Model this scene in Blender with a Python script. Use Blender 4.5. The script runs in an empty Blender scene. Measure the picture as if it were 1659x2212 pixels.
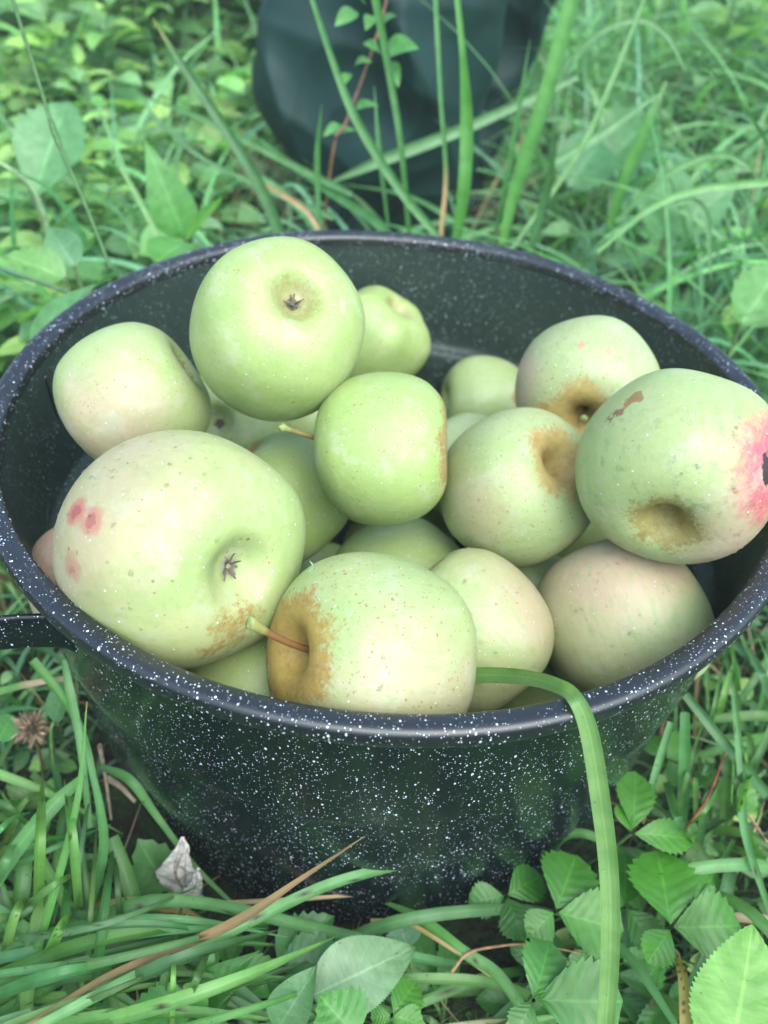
import bpy, math, random
import numpy as np
from mathutils import Vector, Matrix
PI = math.pi
S = bpy.context.scene
COL = S.collection
rnd = random.Random(11)
rng = np.random.default_rng(5)

# ------------------------------------------------------------------ camera
CAMROT = np.array([[9.97250769e-01, -7.40994230e-02, 4.23672869e-04],
                   [5.09144133e-02, 6.81043864e-01, -7.30470381e-01],
                   [5.38388940e-02, 7.28483720e-01, 6.82944246e-01]])
POT_H = 0.215
CAMPOS = np.array([0.0, -0.30993453, 0.20993165 + POT_H])
cam = bpy.data.cameras.new('camera'); camo = bpy.data.objects.new('camera', cam); COL.objects.link(camo)
mw = Matrix.Identity(4)
for i in range(3):
    for j in range(3): mw[i][j] = CAMROT[i, j]
    mw[i][3] = CAMPOS[i]
camo.matrix_world = mw
cam.sensor_width = 36; cam.sensor_fit = 'AUTO'; cam.lens = 36 * 1665 / 2212
cam.clip_start = 0.01; cam.clip_end = 200
cam.dof.use_dof = True; cam.dof.focus_distance = 0.275; cam.dof.aperture_fstop = 8.5
S.camera = camo

# ------------------------------------------------------------------ sky, sun, exposure
SUN_EL, SUN_AZ = math.radians(58), math.radians(150)      # azimuth measured clockwise from +y
w = bpy.data.worlds.new('World'); S.world = w; w.use_nodes = True
wn = w.node_tree; bg = wn.nodes['Background']
sky = wn.nodes.new('ShaderNodeTexSky'); sky.sky_type = 'NISHITA'; sky.sun_disc = False
sky.sun_elevation = SUN_EL; sky.sun_rotation = SUN_AZ
sky.air_density = 1.0; sky.dust_density = 3.0; sky.ozone_density = 1.0
wn.links.new(sky.outputs[0], bg.inputs[0]); bg.inputs[1].default_value = 0.15
sl = bpy.data.lights.new('sun', 'SUN'); so = bpy.data.objects.new('sun', sl); COL.objects.link(so)
sl.energy = 1.5; sl.angle = math.radians(70); sl.color = (0.80, 1.0, 0.97)
sd = Vector((math.sin(SUN_AZ) * math.cos(SUN_EL), math.cos(SUN_AZ) * math.cos(SUN_EL), math.sin(SUN_EL)))
so.rotation_euler = sd.to_track_quat('Z', 'Y').to_euler(); so.location = (0, 0, 5)
S.view_settings.view_transform = 'Standard'; S.view_settings.look = 'None'
S.view_settings.exposure = 1.42; S.view_settings.gamma = 1.0
S.cycles.use_denoising = True
S.cycles.max_bounces = 8; S.cycles.transparent_max_bounces = 8

# ------------------------------------------------------------------ helpers
def ray(px, py):
    return CAMROT @ np.array([(px - 829.5) / 1665., -(py - 1106.) / 1665., -1.0])
def un(px, py, ax, val):
    """the real place of a point of the photograph, on the plane ax = val (x, y, z) or at depth val (d)"""
    d = ray(px, py)
    t = val if ax == 'd' else (val - CAMPOS['xyz'.index(ax)]) / d['xyz'.index(ax)]
    return CAMPOS + t * d

def props(o, label=None, cat=None, group=None, kind=None):
    for k, v in (('label', label), ('category', cat), ('group', group), ('kind', kind)):
        if v: o[k] = v
    return o
def empty(name, loc, label, cat, group=None):
    o = bpy.data.objects.new(name, None); COL.objects.link(o); o.location = loc
    o.empty_display_size = 0.02
    return props(o, label, cat, group)

class MB:
    def __init__(s): s.v, s.f, s.c, s.u, s.n = [], [], [], [], 0
    def add(s, V, F, C, U=None):
        V = np.asarray(V, float); n = len(V)
        C = np.asarray(C, float)
        if C.ndim == 1: C = np.tile(C, (n, 1))
        if U is None: U = np.zeros((n, 2))
        s.v.append(V); s.c.append(C); s.u.append(np.asarray(U, float))
        F = np.asarray(F, int)
        s.f.append(F + s.n); s.n += n
    def grid(s, P, C, U=None, wrap=False):
        """P (rows, cols, 3)"""
        r, c = P.shape[:2]
        idx = np.arange(r * c).reshape(r, c)
        if wrap: idx = np.concatenate([idx, idx[:, :1]], 1)
        F = np.stack([idx[:-1, :-1], idx[:-1, 1:], idx[1:, 1:], idx[1:, :-1]], -1).reshape(-1, 4)
        C = np.asarray(C, float)
        if C.ndim == 3: C = C.reshape(-1, 3)
        s.add(P.reshape(-1, 3), F, C, None if U is None else U.reshape(-1, 2))
    def build(s, name, mat, parent=None, origin=None, solid=0):
        V = np.concatenate(s.v); F = np.concatenate(s.f); Cc = np.concatenate(s.c); U = np.concatenate(s.u)
        if origin is not None: V = V - np.asarray(origin)
        me = bpy.data.meshes.new(name)
        me.vertices.add(len(V)); me.vertices.foreach_set('co', V.astype(np.float32).ravel())
        me.loops.add(len(F) * 4); me.loops.foreach_set('vertex_index', F.astype(np.int32).ravel())
        me.polygons.add(len(F))
        me.polygons.foreach_set('loop_start', (np.arange(len(F)) * 4).astype(np.int32))
        try: me.polygons.foreach_set('loop_total', np.full(len(F), 4, np.int32))
        except Exception: pass
        me.update(calc_edges=True); 
        me.polygons.foreach_set('use_smooth', np.ones(len(F), bool))
        a = me.attributes.new('Col', 'FLOAT_COLOR', 'POINT')
        a.data.foreach_set('color', np.c_[np.clip(Cc, 0, 1), np.ones(len(Cc))].astype(np.float32).ravel())
        uv = me.uv_layers.new(name='UVMap')
        uv.data.foreach_set('uv', U[F.ravel()].astype(np.float32).ravel())
        me.materials.append(mat)
        o = bpy.data.objects.new(name, me); COL.objects.link(o)
        if parent is not None: o.parent = parent
        elif origin is not None: o.location = origin
        if solid:
            m = o.modifiers.new('thickness', 'SOLIDIFY'); m.thickness = solid; m.offset = 0
        return o

def catmull(P, n):
    P = np.asarray(P, float); k = len(P)
    if k == 2: return P[0] + (P[1] - P[0]) * np.linspace(0, 1, n)[:, None]
    Q = np.vstack([2 * P[0] - P[1], P, 2 * P[-1] - P[-2]])
    out = []
    for t in np.linspace(0, k - 1, n):
        i = min(int(t), k - 2); f = t - i
        a, b, c, d = Q[i], Q[i + 1], Q[i + 2], Q[i + 3]
        out.append(.5 * ((2 * b) + (-a + c) * f + (2 * a - 5 * b + 4 * c - d) * f * f + (-a + 3 * b - 3 * c + d) * f ** 3))
    return np.array(out)
def nrm(a): return a / (np.linalg.norm(a, axis=-1, keepdims=True) + 1e-12)

def tube(mb, path, rad, col, seg=8):
    path = np.asarray(path, float); n = len(path)
    rad = np.broadcast_to(rad, (n,)); T = nrm(np.gradient(path, axis=0))
    up = np.array([0.3, 0.2, 0.93]); A = nrm(np.cross(T, up)); B = np.cross(T, A)
    ph = np.linspace(0, 2 * PI, seg, endpoint=False)
    P = path[:, None] + rad[:, None, None] * (np.cos(ph)[None, :, None] * A[:, None] + np.sin(ph)[None, :, None] * B[:, None])
    U = np.stack(np.broadcast_arrays(ph[None, :] / 6.28, np.linspace(0, 1, n)[:, None]), -1)
    C = np.asarray(col, float)
    if C.ndim == 2: C = np.repeat(C[:, None], seg, 1)
    mb.grid(P, C, U, wrap=True)

# ---- shader helpers
class NT:
    def __init__(s, name):
        s.m = bpy.data.materials.new(name); s.m.use_nodes = True; s.t = s.m.node_tree
        s.N = s.t.nodes; s.b = s.N['Principled BSDF']; s.out = s.N['Material Output']
    def node(s, ty, **kw):
        n = s.N.new(ty)
        for k, v in kw.items(): setattr(n, k, v)
        return n
    def put(s, v, sock):
        if isinstance(v, bpy.types.NodeSocket): s.t.links.new(v, sock)
        elif v is not None: sock.default_value = v
    def math(s, op, a, b=None, c=None, clamp=False):
        n = s.node('ShaderNodeMath', operation=op, use_clamp=clamp)
        for i, v in enumerate((a, b, c)):
            if v is not None: s.put(v, n.inputs[i])
        return n.outputs[0]
    def mix(s, f, a, b, blend='MIX'):
        n = s.node('ShaderNodeMix', data_type='RGBA', blend_type=blend)
        s.put(f, n.inputs[0])
        for i, v in ((6, a), (7, b)):
            if not isinstance(v, bpy.types.NodeSocket): v = (*v, 1) if len(v) == 3 else v
            s.put(v, n.inputs[i])
        return n.outputs[2]
    def step(s, x, lo, hi):
        n = s.node('ShaderNodeMapRange', interpolation_type='SMOOTHSTEP'); s.put(x, n.inputs[0])
        s.put(lo, n.inputs[1]); s.put(hi, n.inputs[2]); return n.outputs[0]
    def noise(s, vec, scale, detail=3, rough=.5, out=0):
        n = s.node('ShaderNodeTexNoise'); s.put(vec, n.inputs['Vector']); s.put(scale, n.inputs['Scale'])
        n.inputs['Detail'].default_value = detail; n.inputs['Roughness'].default_value = rough
        return n.outputs[out]
    def voro(s, vec, scale, rand=1.0):
        n = s.node('ShaderNodeTexVoronoi'); s.put(vec, n.inputs['Vector']); n.inputs['Scale'].default_value = scale
        n.inputs['Randomness'].default_value = rand
        return n.outputs['Distance'], n.outputs['Color']
    def coord(s, k='Object'): return s.node('ShaderNodeTexCoord').outputs[k]
    def sep(s, v):
        n = s.node('ShaderNodeSeparateXYZ'); s.put(v, n.inputs[0]); return n.outputs
    def comb(s, x, y, z):
        n = s.node('ShaderNodeCombineXYZ')
        for i, v in enumerate((x, y, z)): s.put(v, n.inputs[i])
        return n.outputs[0]
    def vmath(s, op, a, b=None):
        n = s.node('ShaderNodeVectorMath', operation=op); s.put(a, n.inputs[0])
        if b is not None: s.put(b, n.inputs[1])
        return n.outputs['Value'] if op in ('DOT_PRODUCT', 'LENGTH', 'DISTANCE') else n.outputs[0]
    def bump(s, h, strength, dist, normal=None):
        n = s.node('ShaderNodeBump'); n.inputs['Strength'].default_value = strength; n.inputs['Distance'].default_value = dist
        s.put(h, n.inputs['Height'])
        if normal is not None: s.put(normal, n.inputs['Normal'])
        return n.outputs[0]
    def set(s, **kw):
        for k, v in kw.items(): s.put(v if not (isinstance(v, tuple) and len(v) == 3) else (*v, 1), s.b.inputs[k.replace('_', ' ')])

def leaf_material(name, rough=.42, trans=.3, veins=True, stripes=False, wet=.5, bumpd=.0012):
    m = NT(name)
    col = m.node('ShaderNodeVertexColor', layer_name='Col').outputs[0]
    uv = m.coord('UV'); x, y, _ = m.sep(uv)      # x 0..1 across, y 0..1 along
    ax = m.math('ABSOLUTE', m.math('MULTIPLY_ADD', x, 2, -1))
    obj = m.coord('Object')
    c = col; h = None
    if veins:
        mid = m.step(ax, .07, .015)
        lat = m.math('FRACT', m.math('MULTIPLY', m.math('SUBTRACT', y, m.math('MULTIPLY', ax, .26)), 6.0))
        la = m.math('ABSOLUTE', m.math('SUBTRACT', lat, .5))
        lv = m.step(la, .09, .0)
        vv = m.math('MAXIMUM', mid, m.math('MULTIPLY', lv, .28))
        light = m.mix(1, col, (1.55, 1.45, 1.5), 'MULTIPLY')
        c = m.mix(m.math('MULTIPLY', vv, .8), c, light)
        h = m.math('ADD', m.math('MULTIPLY', la, 2), m.math('MULTIPLY', ax, .5))
    if stripes:
        wv = m.math('SINE', m.math('MULTIPLY', x, 115))
        wv2 = m.math('SINE', m.math('MULTIPLY', x, 27))
        mid = m.step(ax, .12, .02)
        c = m.mix(m.math('MULTIPLY_ADD', wv, .07, .07), c, m.mix(1, col, (1.5, 1.4, 1.7), 'MULTIPLY'))
        c = m.mix(m.math('MULTIPLY', mid, .35), c, m.mix(1, col, (1.6, 1.5, 1.6), 'MULTIPLY'))
        h = m.math('ADD', m.math('MULTIPLY', wv, .25), m.math('MULTIPLY', wv2, .35))
    n1 = m.noise(obj, 90, 4)
    c = m.mix(m.step(n1, .35, .7), c, m.mix(1, c, (.72, .8, .7), 'MULTIPLY'))
    n2 = m.noise(obj, 420, 3)
    c = m.mix(m.step(n2, .68, .74), c, m.mix(1, c, (.6, .5, .35), 'MULTIPLY'))
    m.set(Base_Color=c, Roughness=m.math('MULTIPLY_ADD', n1, .3, rough - .15))
    m.b.inputs['Specular IOR Level'].default_value = wet
    nrmb = m.bump(h if h is not None else n1, .4, bumpd * .25)
    nrmb = m.bump(m.noise(obj, 160, 5), .35, .0009, nrmb)
    m.put(nrmb, m.b.inputs['Normal'])
    tr = m.node('ShaderNodeBsdfTranslucent'); m.put(m.mix(1, c, (1.5, 1.7, .8), 'MULTIPLY'), tr.inputs[0])
    mx = m.node('ShaderNodeMixShader'); mx.inputs[0].default_value = trans
    m.t.links.new(m.b.outputs[0], mx.inputs[1]); m.t.links.new(tr.outputs[0], mx.inputs[2])
    m.t.links.new(mx.outputs[0], m.out.inputs[0])
    return m.m

def plain(name, col, rough=.5, **kw):
    m = NT(name); v = m.node('ShaderNodeVertexColor', layer_name='Col').outputs[0]
    n = m.noise(m.coord(), 300, 4)
    m.set(Base_Color=m.mix(m.step(n, .3, .7), v, m.mix(1, v, (.6, .6, .6), 'MULTIPLY')), Roughness=rough, **kw)
    m.put(m.bump(n, .4, .0006), m.b.inputs['Normal'])
    return m.m

M_BLADE = leaf_material('grass_blade_surface', .38, .36, veins=False, stripes=True, wet=.55, bumpd=.0008)
M_LEAF = leaf_material('leaf_surface', .4, .36, wet=.5)
M_BERRY = leaf_material('toothed_leaf_surface', .36, .2, wet=.38, bumpd=.0012)
M_STEM = plain('stem_surface', None, .5)
M_DRY = plain('dry_plant_surface', None, .75)

# ------------------------------------------------------------------ ground
def gh(x, y):
    x = np.asarray(x, float); y = np.asarray(y, float)
    r = np.hypot(x, y)
    h = .012 * np.sin(x * 5 + 1) * np.cos(y * 4) + .03 * np.sin(x * 1.3 + y * 1.1)
    return h * np.clip((r - .2) / .5, 0, 1) - .013 * np.exp(-(r / .27) ** 6) + .02 * np.clip(r - 2, 0, 3)
mb = MB()
gx = np.concatenate([-np.geomspace(60, 2.2, 14), np.linspace(-2, 2, 61), np.geomspace(2.2, 60, 14)])
gy = gx + .5
X, Y = np.meshgrid(gx, gy)
mb.grid(np.stack([X, Y, gh(X, Y) - .002], -1), np.array((.03, .03, .015)))
m = NT('soil'); n = m.noise(m.coord(), 25, 6); n2 = m.noise(m.coord(), 140, 4)
far = m.step(m.vmath('LENGTH', m.coord()), 2.2, 3.4)
c = m.mix(m.step(n2, .35, .65), (.008, .009, .005), (.028, .026, .014))
c = m.mix(m.step(n, .42, .6), c, (.02, .045, .012))
c = m.mix(far, c, m.mix(n, (.04, .10, .02), (.09, .2, .05)))
m.set(Base_Color=c, Roughness=.9); m.put(m.bump(n2, 1, .01), m.b.inputs['Normal'])
g = mb.build('ground', m.m); props(g, kind='structure', label='dark damp soil under the grass')

# ------------------------------------------------------------------ stock pot
R = .185
def lathe(prof, seg=192):
    prof = np.asarray(prof); ph = np.linspace(0, 2 * PI, seg, endpoint=False)
    return np.stack([prof[:, None, 0] * np.cos(ph), prof[:, None, 0] * np.sin(ph), np.broadcast_to(prof[:, None, 1], (len(prof), seg))], -1)
def enamel(name, inner=False, dens=1.15, rgh=.15, spec=.34):
    m = NT(name); p = m.coord(); x, y, z = m.sep(p)
    q = m.comb(x, y, m.math('MULTIPLY', z, .62 if not inner else .75))
    warp = m.noise(p, 60, 2, out=1)
    q = m.vmath('ADD', q, m.vmath('MULTIPLY', warp, (.002, .002, .002)))
    tot = None
    clump = m.step(m.noise(p, 38, 3), .25, .75)
    for sc, base, amp, thr in ((360, .03, .20, .30), (640, .05, .26, .28), (1100, .12, .24, .2)):
        d, c = m.voro(q, sc); cr, cg, cb = m.sep(c)
        rad = m.math('MULTIPLY', m.math('POWER', cr, 2.6), amp)
        on = m.math('LESS_THAN', cg, m.math('MULTIPLY', clump, 1.35 * dens))
        s_ = m.step(d, m.math('ADD', rad, base), m.math('MULTIPLY', rad, .75))
        s_ = m.math('MULTIPLY', s_, on)
        tot = s_ if tot is None else m.math('MAXIMUM', tot, s_)
    big = m.noise(p, 14, 4)
    base = m.mix(big, (.003, .005, .008), (.005, .009, .012))
    if inner: base = m.mix(big, (.018, .032, .028), (.028, .046, .040))  # lining base lightened, so the milky veil sits in its colour
    white = (.60, .68, .77) if not inner else (.34, .42, .42)
    m.set(Base_Color=m.mix(tot, base, white))
    film = m.noise(p, 30, 5)
    m.put(m.math('MULTIPLY_ADD', film, .14 if not inner else .2, rgh if not inner else .30), m.b.inputs['Roughness'])
    m.b.inputs['Specular IOR Level'].default_value = spec
    hb = m.math('ADD', m.math('MULTIPLY', m.noise(p, 45, 2), 1.0), m.math('MULTIPLY', tot, .06))
    m.put(m.bump(hb, .25, .0005), m.b.inputs['Normal'])
    return m.m
M_EN = enamel('speckled_enamel'); M_EI = enamel('speckled_enamel_inside', True, 1.05)
M_ER = enamel('speckled_enamel_rim', False, 1.4, .33, .85)
pot = empty('stock_pot', (0, 0, 0), 'large black enamel stock pot with white speckles, full of apples', 'pot')
outer = [(0, -.010), (.08, -.011), (.13, -.012), (.151, -.011), (.161, -.007), (.1670, .003), (.1697, .022), (.1710, .05),
         (.1722, .08), (.1732, .110), (.1737, .126), (.1742, .1295), (.1754, .1325), (.1763, .138), (.1768, .16), (.1776, .185), (.1782, .2005), (.1784, .2065)]
inner = [(.1758, .2085), (.1756, .2), (.1752, .18), (.1745, .155), (.1742, .147), (.1735, .1425), (.171, .1395), (.1675, .1378), (.1655, .1350),
         (.1648, .131), (.164, .12), (.1625, .07), (.158, .03), (.148, .012), (.13, .008), (0, .007)]
o = MB(); o.grid(lathe(catmull(outer, 90)), np.ones(3), wrap=True); o.build('body', M_EN, pot)
o = MB(); o.grid(lathe(catmull(inner, 80)), np.ones(3), wrap=True); o.build('inside_lining', M_EI, pot)
# rolled rim: flat-topped bead that curls out and down
rimp = [(.1757, .2078), (.1757, .2110), (.1761, .2128), (.1772, .2139), (.1792, .2147), (.1815, .2152), (.1835, .2151), (.1848, .2141), (.1853, .2122), (.1854, .2098),
        (.1849, .2076), (.1834, .2062), (.1810, .2056), (.1786, .2058)]
o = MB(); P = lathe(catmull(rimp, 48)); ph = np.linspace(0, 2 * PI, 192, endpoint=False)
P[..., 2] += (.0006 * np.sin(3 * ph + 1) + .0004 * np.sin(7 * ph))[None]
o.grid(P, np.ones(3), wrap=True); rim = o.build('rim', M_ER, pot)
def handle(azc, half):
    a0, a1 = math.radians(azc - half), math.radians(azc + half); ac = math.radians(azc)
    d = np.array([math.cos(ac), math.sin(ac)]); t = np.array([-d[1], d[0]])
    p = lambda a, r: np.array([r * math.cos(a), r * math.sin(a)])
    e0, e1 = p(a0, .1765), p(a1, .1765); n0, n1 = p(a0, 1.), p(a1, 1.)
    hw = np.dot(e1, t)
    g1 = nrm(np.array([-.985, -.17])); g0 = 2 * (d @ g1) * d - g1
    pts = [e0 - g0 * .0012, e0 + g0 * .004, e0 + g0 * .016, e0 + g0 * .034, d * .214 - t * hw * .70, d * .222 - t * hw * .35,
           d * .224, d * .222 + t * hw * .35, d * .214 + t * hw * .70, e1 + g1 * .034, e1 + g1 * .016, e1 + g1 * .004, e1 - g1 * .0012]
    C2 = catmull(np.array(pts), 90); T = nrm(np.gradient(C2, axis=0)); Nn = np.stack([-T[:, 1], T[:, 0]], -1)
    # flat strap section, rounded edges
    sec = []
    hh, th = .0092, .0017
    for k in range(20):
        a = 2 * PI * k / 20
        sec.append((th * math.copysign(abs(math.cos(a)) ** .6, math.cos(a)), hh * math.copysign(abs(math.sin(a)) ** .55, math.sin(a))))
    sec = np.array(sec); n = len(C2)
    u = np.linspace(0, 1, n); flare = 1 + .55 * np.exp(-(np.minimum(u, 1 - u) / .07) ** 2)
    zc = .187 + .004 * np.sin(u * PI)
    P = np.zeros((n, 20, 3))
    P[..., :2] = C2[:, None] + Nn[:, None] * sec[None, :, :1]
    P[..., 2] = zc[:, None] + sec[None, :, 1] * flare[:, None]
    o = MB(); o.grid(P, np.ones(3), wrap=True); return o.build('handle', M_EN, pot)
handle(203, 26.5); 

# ------------------------------------------------------------------ apples
PROF = np.array([(0.0, .50), (.035, .505), (.085, .56), (.15, .68), (.24, .785), (.36, .835), (.51, .82), (.68, .735), (.85, .56), (.96, .30), (1.0, .02),
                 (.985, -.24), (.91, -.50), (.76, -.69), (.60, -.80), (.44, -.84), (.32, -.83), (.23, -.765), (.15, -.69), (.08, -.66), (0, -.655)])
NR, NC = 84, 112
def apple_mesh(seed, sy=1.0, cav=1.0, tilt=0.0, lobes=.03, dents=(), high=1.0):
    r_ = np.random.default_rng(seed)
    p = PROF.copy(); p[:, 1] *= high
    p[:5, 1] += (1 - cav) * np.array([.25, .24, .18, .08, .02])
    pr = catmull(p, NR); pr[0, 0] = 1e-4; pr[-1, 0] = 1e-4; pr[:, 0] = np.maximum(pr[:, 0], 1e-4)
    ph = np.linspace(0, 2 * PI, NC, endpoint=False)
    z = pr[:, None, 1] + 0 * ph; rho = pr[:, None, 0] + 0 * ph
    ph0 = r_.uniform(0, 6.28)
    low = np.clip((.25 - z) / 1.0, 0, 1); outw = np.clip(rho * 1.6, 0, 1)
    k = 1 + lobes * low * np.cos(5 * ph + ph0) * outw + .022 * np.cos(2 * ph + r_.uniform(0, 6)) + .016 * np.cos(3 * ph + r_.uniform(0, 6)) * (.4 + z)
    P = np.stack([rho * k * np.cos(ph), rho * k * np.sin(ph) * sy, z * (1 + tilt * rho * np.cos(ph - ph0 * 1.7))], -1)
    # gentle unevenness
    for _ in range(7):
        d = nrm(r_.normal(size=3)); q = nrm(P)
        P += q * (r_.uniform(-.022, .022) * np.exp(-((1 - q @ d) / r_.uniform(.08, .35))))[..., None]
    for d, amt, wd in dents:
        q = nrm(P); a = np.exp(-((1 - q @ nrm(np.array(d))) / wd) ** 1.3); P -= q * (amt * a)[..., None]
    return P, ph

def apple_material(seed, warm=0., yellow=.3, blush=None, rus=(.30, .16), freck=.4, cal_rus=0., spots=(), pale=0., dots=1., pink2=None, dull=0., scab=None, russcol=(.48, .33, .08)):
    """spots: (direction, cos0, cos1, colour, strength); blush: (direction, cos edge, amount)"""
    m = NT('apple_skin'); P = m.coord('Object'); x, y, z = m.sep(P)
    off = (seed * 3.71, seed * 1.13, seed * 2.3)
    Q = m.vmath('ADD', P, off); D = m.vmath('NORMALIZE', P)
    rho = m.math('SQRT', m.math('ADD', m.math('MULTIPLY', x, x), m.math('MULTIPLY', y, y)))
    n1 = m.noise(Q, 1.6, 4); n2 = m.noise(Q, 5.5, 4, .6)
    green = (.33 + .04 * pale, .445, .120 + .06 * pale); yel = (.385, .47, .150 + .05 * pale); deep = (.25, .39, .11)
    c = m.mix(m.step(n1, .62 - yellow * .5, .95 - yellow * .5), green, yel)
    c = m.mix(m.math('MULTIPLY', m.step(n2, .5, .75), .35), c, deep)
    if warm: c = m.mix(m.math('MULTIPLY', m.step(m.noise(Q, 1.1, 3), .4, .65), warm), c, (.56, .47, .22))
    def spot(c, d, lo, hi, col, amt, nz=.5, ns=5):
        dt = m.vmath('DOT_PRODUCT', D, tuple(nrm(np.array(d, float))))
        dt = m.math('ADD', dt, m.math('MULTIPLY', m.math('SUBTRACT', m.noise(Q, ns, 5, .65), .5), nz * (1 - lo + .02)))
        return m.mix(m.math('MULTIPLY', m.step(dt, lo, hi), amt), c, col)
    if blush: c = spot(c, blush[0], blush[1], min(1, blush[1] + .55), (.55, .31, .24), blush[2], 1.0, 3.2)
    if pink2: c = spot(c, pink2[0], pink2[1], pink2[2], (.56, .09, .12), pink2[3], 1.1, 7)
    # sooty blotch clouds
    if dull:
        dk = m.step(m.noise(Q, 7, 6, .7), .52, .72)
        low = m.step(z, -.1, .35) if dull > 0 else 0
        c = m.mix(m.math('MULTIPLY', m.math('MULTIPLY', dk, low), abs(dull)), c, (.13, .22, .09))
    mot = m.noise(Q, 18, 6, .75); strk = m.noise(m.comb(m.math('MULTIPLY', x, 9), m.math('MULTIPLY', y, 9), m.math('MULTIPLY_ADD', z, 1.6, seed)), 1.6, 4, .65)
    c = m.mix(m.math('MULTIPLY', m.step(mot, .48, .72), .34), c, (.47, .54, .28))
    c = m.mix(m.math('MULTIPLY', m.step(strk, .50, .70), .40), c, deep)
    c = m.mix(m.math('MULTIPLY', m.step(m.noise(Q, 3.2, 6, .7), .52, .66), .40), c, (.47, .50, .31))
    # lenticels; the pale ones are whitened to paint in water drop glints
    dd, dc = m.voro(Q, 11); cr, cg, cb = m.sep(dc)
    lt = m.math('MULTIPLY', m.step(dd, m.math('MULTIPLY_ADD', cr, .07, .09), .05), m.math('GREATER_THAN', cg, .35))
    c = m.mix(m.math('MULTIPLY', lt, .7 * dots), c, (.74, .84, .72))
    dd, dc = m.voro(Q, 14.3); cr, cg, cb = m.sep(dc)
    lt = m.math('MULTIPLY', m.step(dd, m.math('MULTIPLY_ADD', cr, .04, .04), .02), m.math('GREATER_THAN', cg, .5))
    c = m.mix(m.math('MULTIPLY', lt, .6), c, (.20, .19, .06))
    # russet freckles in clouds
    if freck:
        cl = m.step(m.noise(Q, 2.3, 3), .58 - .22 * freck, .74 - .2 * freck)
        dd, dc = m.voro(m.vmath('ADD', Q, m.vmath('MULTIPLY', m.noise(Q, 22, 3, out=1), (.06, .06, .06))), 21)
        cr, cg, cb = m.sep(dc)
        fr = m.math('MULTIPLY', m.step(dd, m.math('MULTIPLY_ADD', m.math('POWER', cr, 2.), .30, .14), .07), m.math('LESS_THAN', cg, m.math('MULTIPLY', cl, 1.2)))
        c = m.mix(m.math('MULTIPLY', fr, .9), c, (.30, .14, .04))
        net = m.step(m.math('ABSOLUTE', m.math('SUBTRACT', m.noise(Q, 13, 4, .6), .5)), .018, .004)
        gate = m.step(m.noise(m.vmath('ADD', Q, (4., 2., 9.)), 3.1, 3), .60, .68)
        c = m.mix(m.math('MULTIPLY', m.math('MULTIPLY', net, gate), .45 * freck), c, (.38, .24, .07))
    # russet round the stem: streaks that run out of the cavity
    rs = m.math('MAXIMUM', rho, .02)
    U = m.comb(m.math('MULTIPLY', m.math('DIVIDE', x, rs), 1), m.math('MULTIPLY', m.math('DIVIDE', y, rs), 1), m.math('MULTIPLY', rho, .7))
    U = m.vmath('ADD', U, off)
    def radial(c, size, amp, zpos, col, amt):
        nz = m.math('ADD', m.math('MULTIPLY', m.math('SUBTRACT', m.noise(U, 1.7, 2), .5), 2.2), m.math('MULTIPLY', m.math('SUBTRACT', m.noise(U, 8, 4, .7), .5), .9))
        edge = m.math('MULTIPLY_ADD', nz, amp, size)
        mk = m.step(m.math('SUBTRACT', rho, edge), .20 if zpos > 0 else .26, -.20 if zpos > 0 else -.30)
        sp_ = m.noise(m.vmath('ADD', Q, (3., 7., 1.)), 19, 6, .8)
        mk = m.step(m.math('ADD', mk, m.math('MULTIPLY', m.math('SUBTRACT', sp_, .5), 2.6)), .30, .85)
        mk = m.math('MULTIPLY', mk, m.step(z, 0.1 * zpos, .3 * zpos))
        tex = m.math('MULTIPLY_ADD', m.noise(Q, 30, 5, .75), .9, .42, clamp=True); col = m.mix(m.step(m.noise(Q, 6, 4, .7), .35, .7), col, tuple(v * k_ for v, k_ in zip(col, (.78, .62, .5))))
        return m.mix(m.math('MULTIPLY', mk, m.math('MULTIPLY', tex, amt)), c, col), mk
    rr = None
    if rus[0]: c, rr = radial(c, rus[0], rus[1], 1, russcol, .98)
    if cal_rus: c, _ = radial(c, cal_rus, .10, -1, (.36, .23, .08), .55)
    for sp in spots: c = spot(c, *sp)
    if scab:
        for sp in scab:
            c2 = spot(c, sp[0], sp[1], sp[2], sp[3], sp[4], 3.0, 7)
            c = m.mix(m.step(m.noise(Q, 16, 6, .8), .36, .62), c, c2)
    c = m.mix(1, c, (.82, .83, .98), 'MULTIPLY')
    m.set(Base_Color=c)
    m.put(m.math('MULTIPLY_ADD', n2, .22, .36), m.b.inputs['Roughness'])
    if rr is not None:
        m.put(m.math('MULTIPLY_ADD', rr, .22, m.math('MULTIPLY_ADD', n2, .22, .36)), m.b.inputs['Roughness'])
    m.b.inputs['Specular IOR Level'].default_value = .55
    m.b.inputs['Subsurface Weight'].default_value = .32
    m.b.inputs['Subsurface Radius'].default_value = (1.0, 1.2, .4); m.b.inputs['Subsurface Scale'].default_value = .010
    hb = m.math('ADD', m.math('MULTIPLY', m.noise(Q, 9, 3), .5), m.math('MULTIPLY', m.noise(Q, 60, 3), .05))
    m.put(m.bump(hb, .35, .0016), m.b.inputs['Normal'])
    return m.m

mw_ = NT('water'); mw_.set(Base_Color=(1, 1, 1), Roughness=.02); mw_.b.inputs['Transmission Weight'].default_value = 1; mw_.b.inputs['IOR'].default_value = 1.33
M_WATER = mw_.m
mc = plain('dried_calyx', None, .8)

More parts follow.
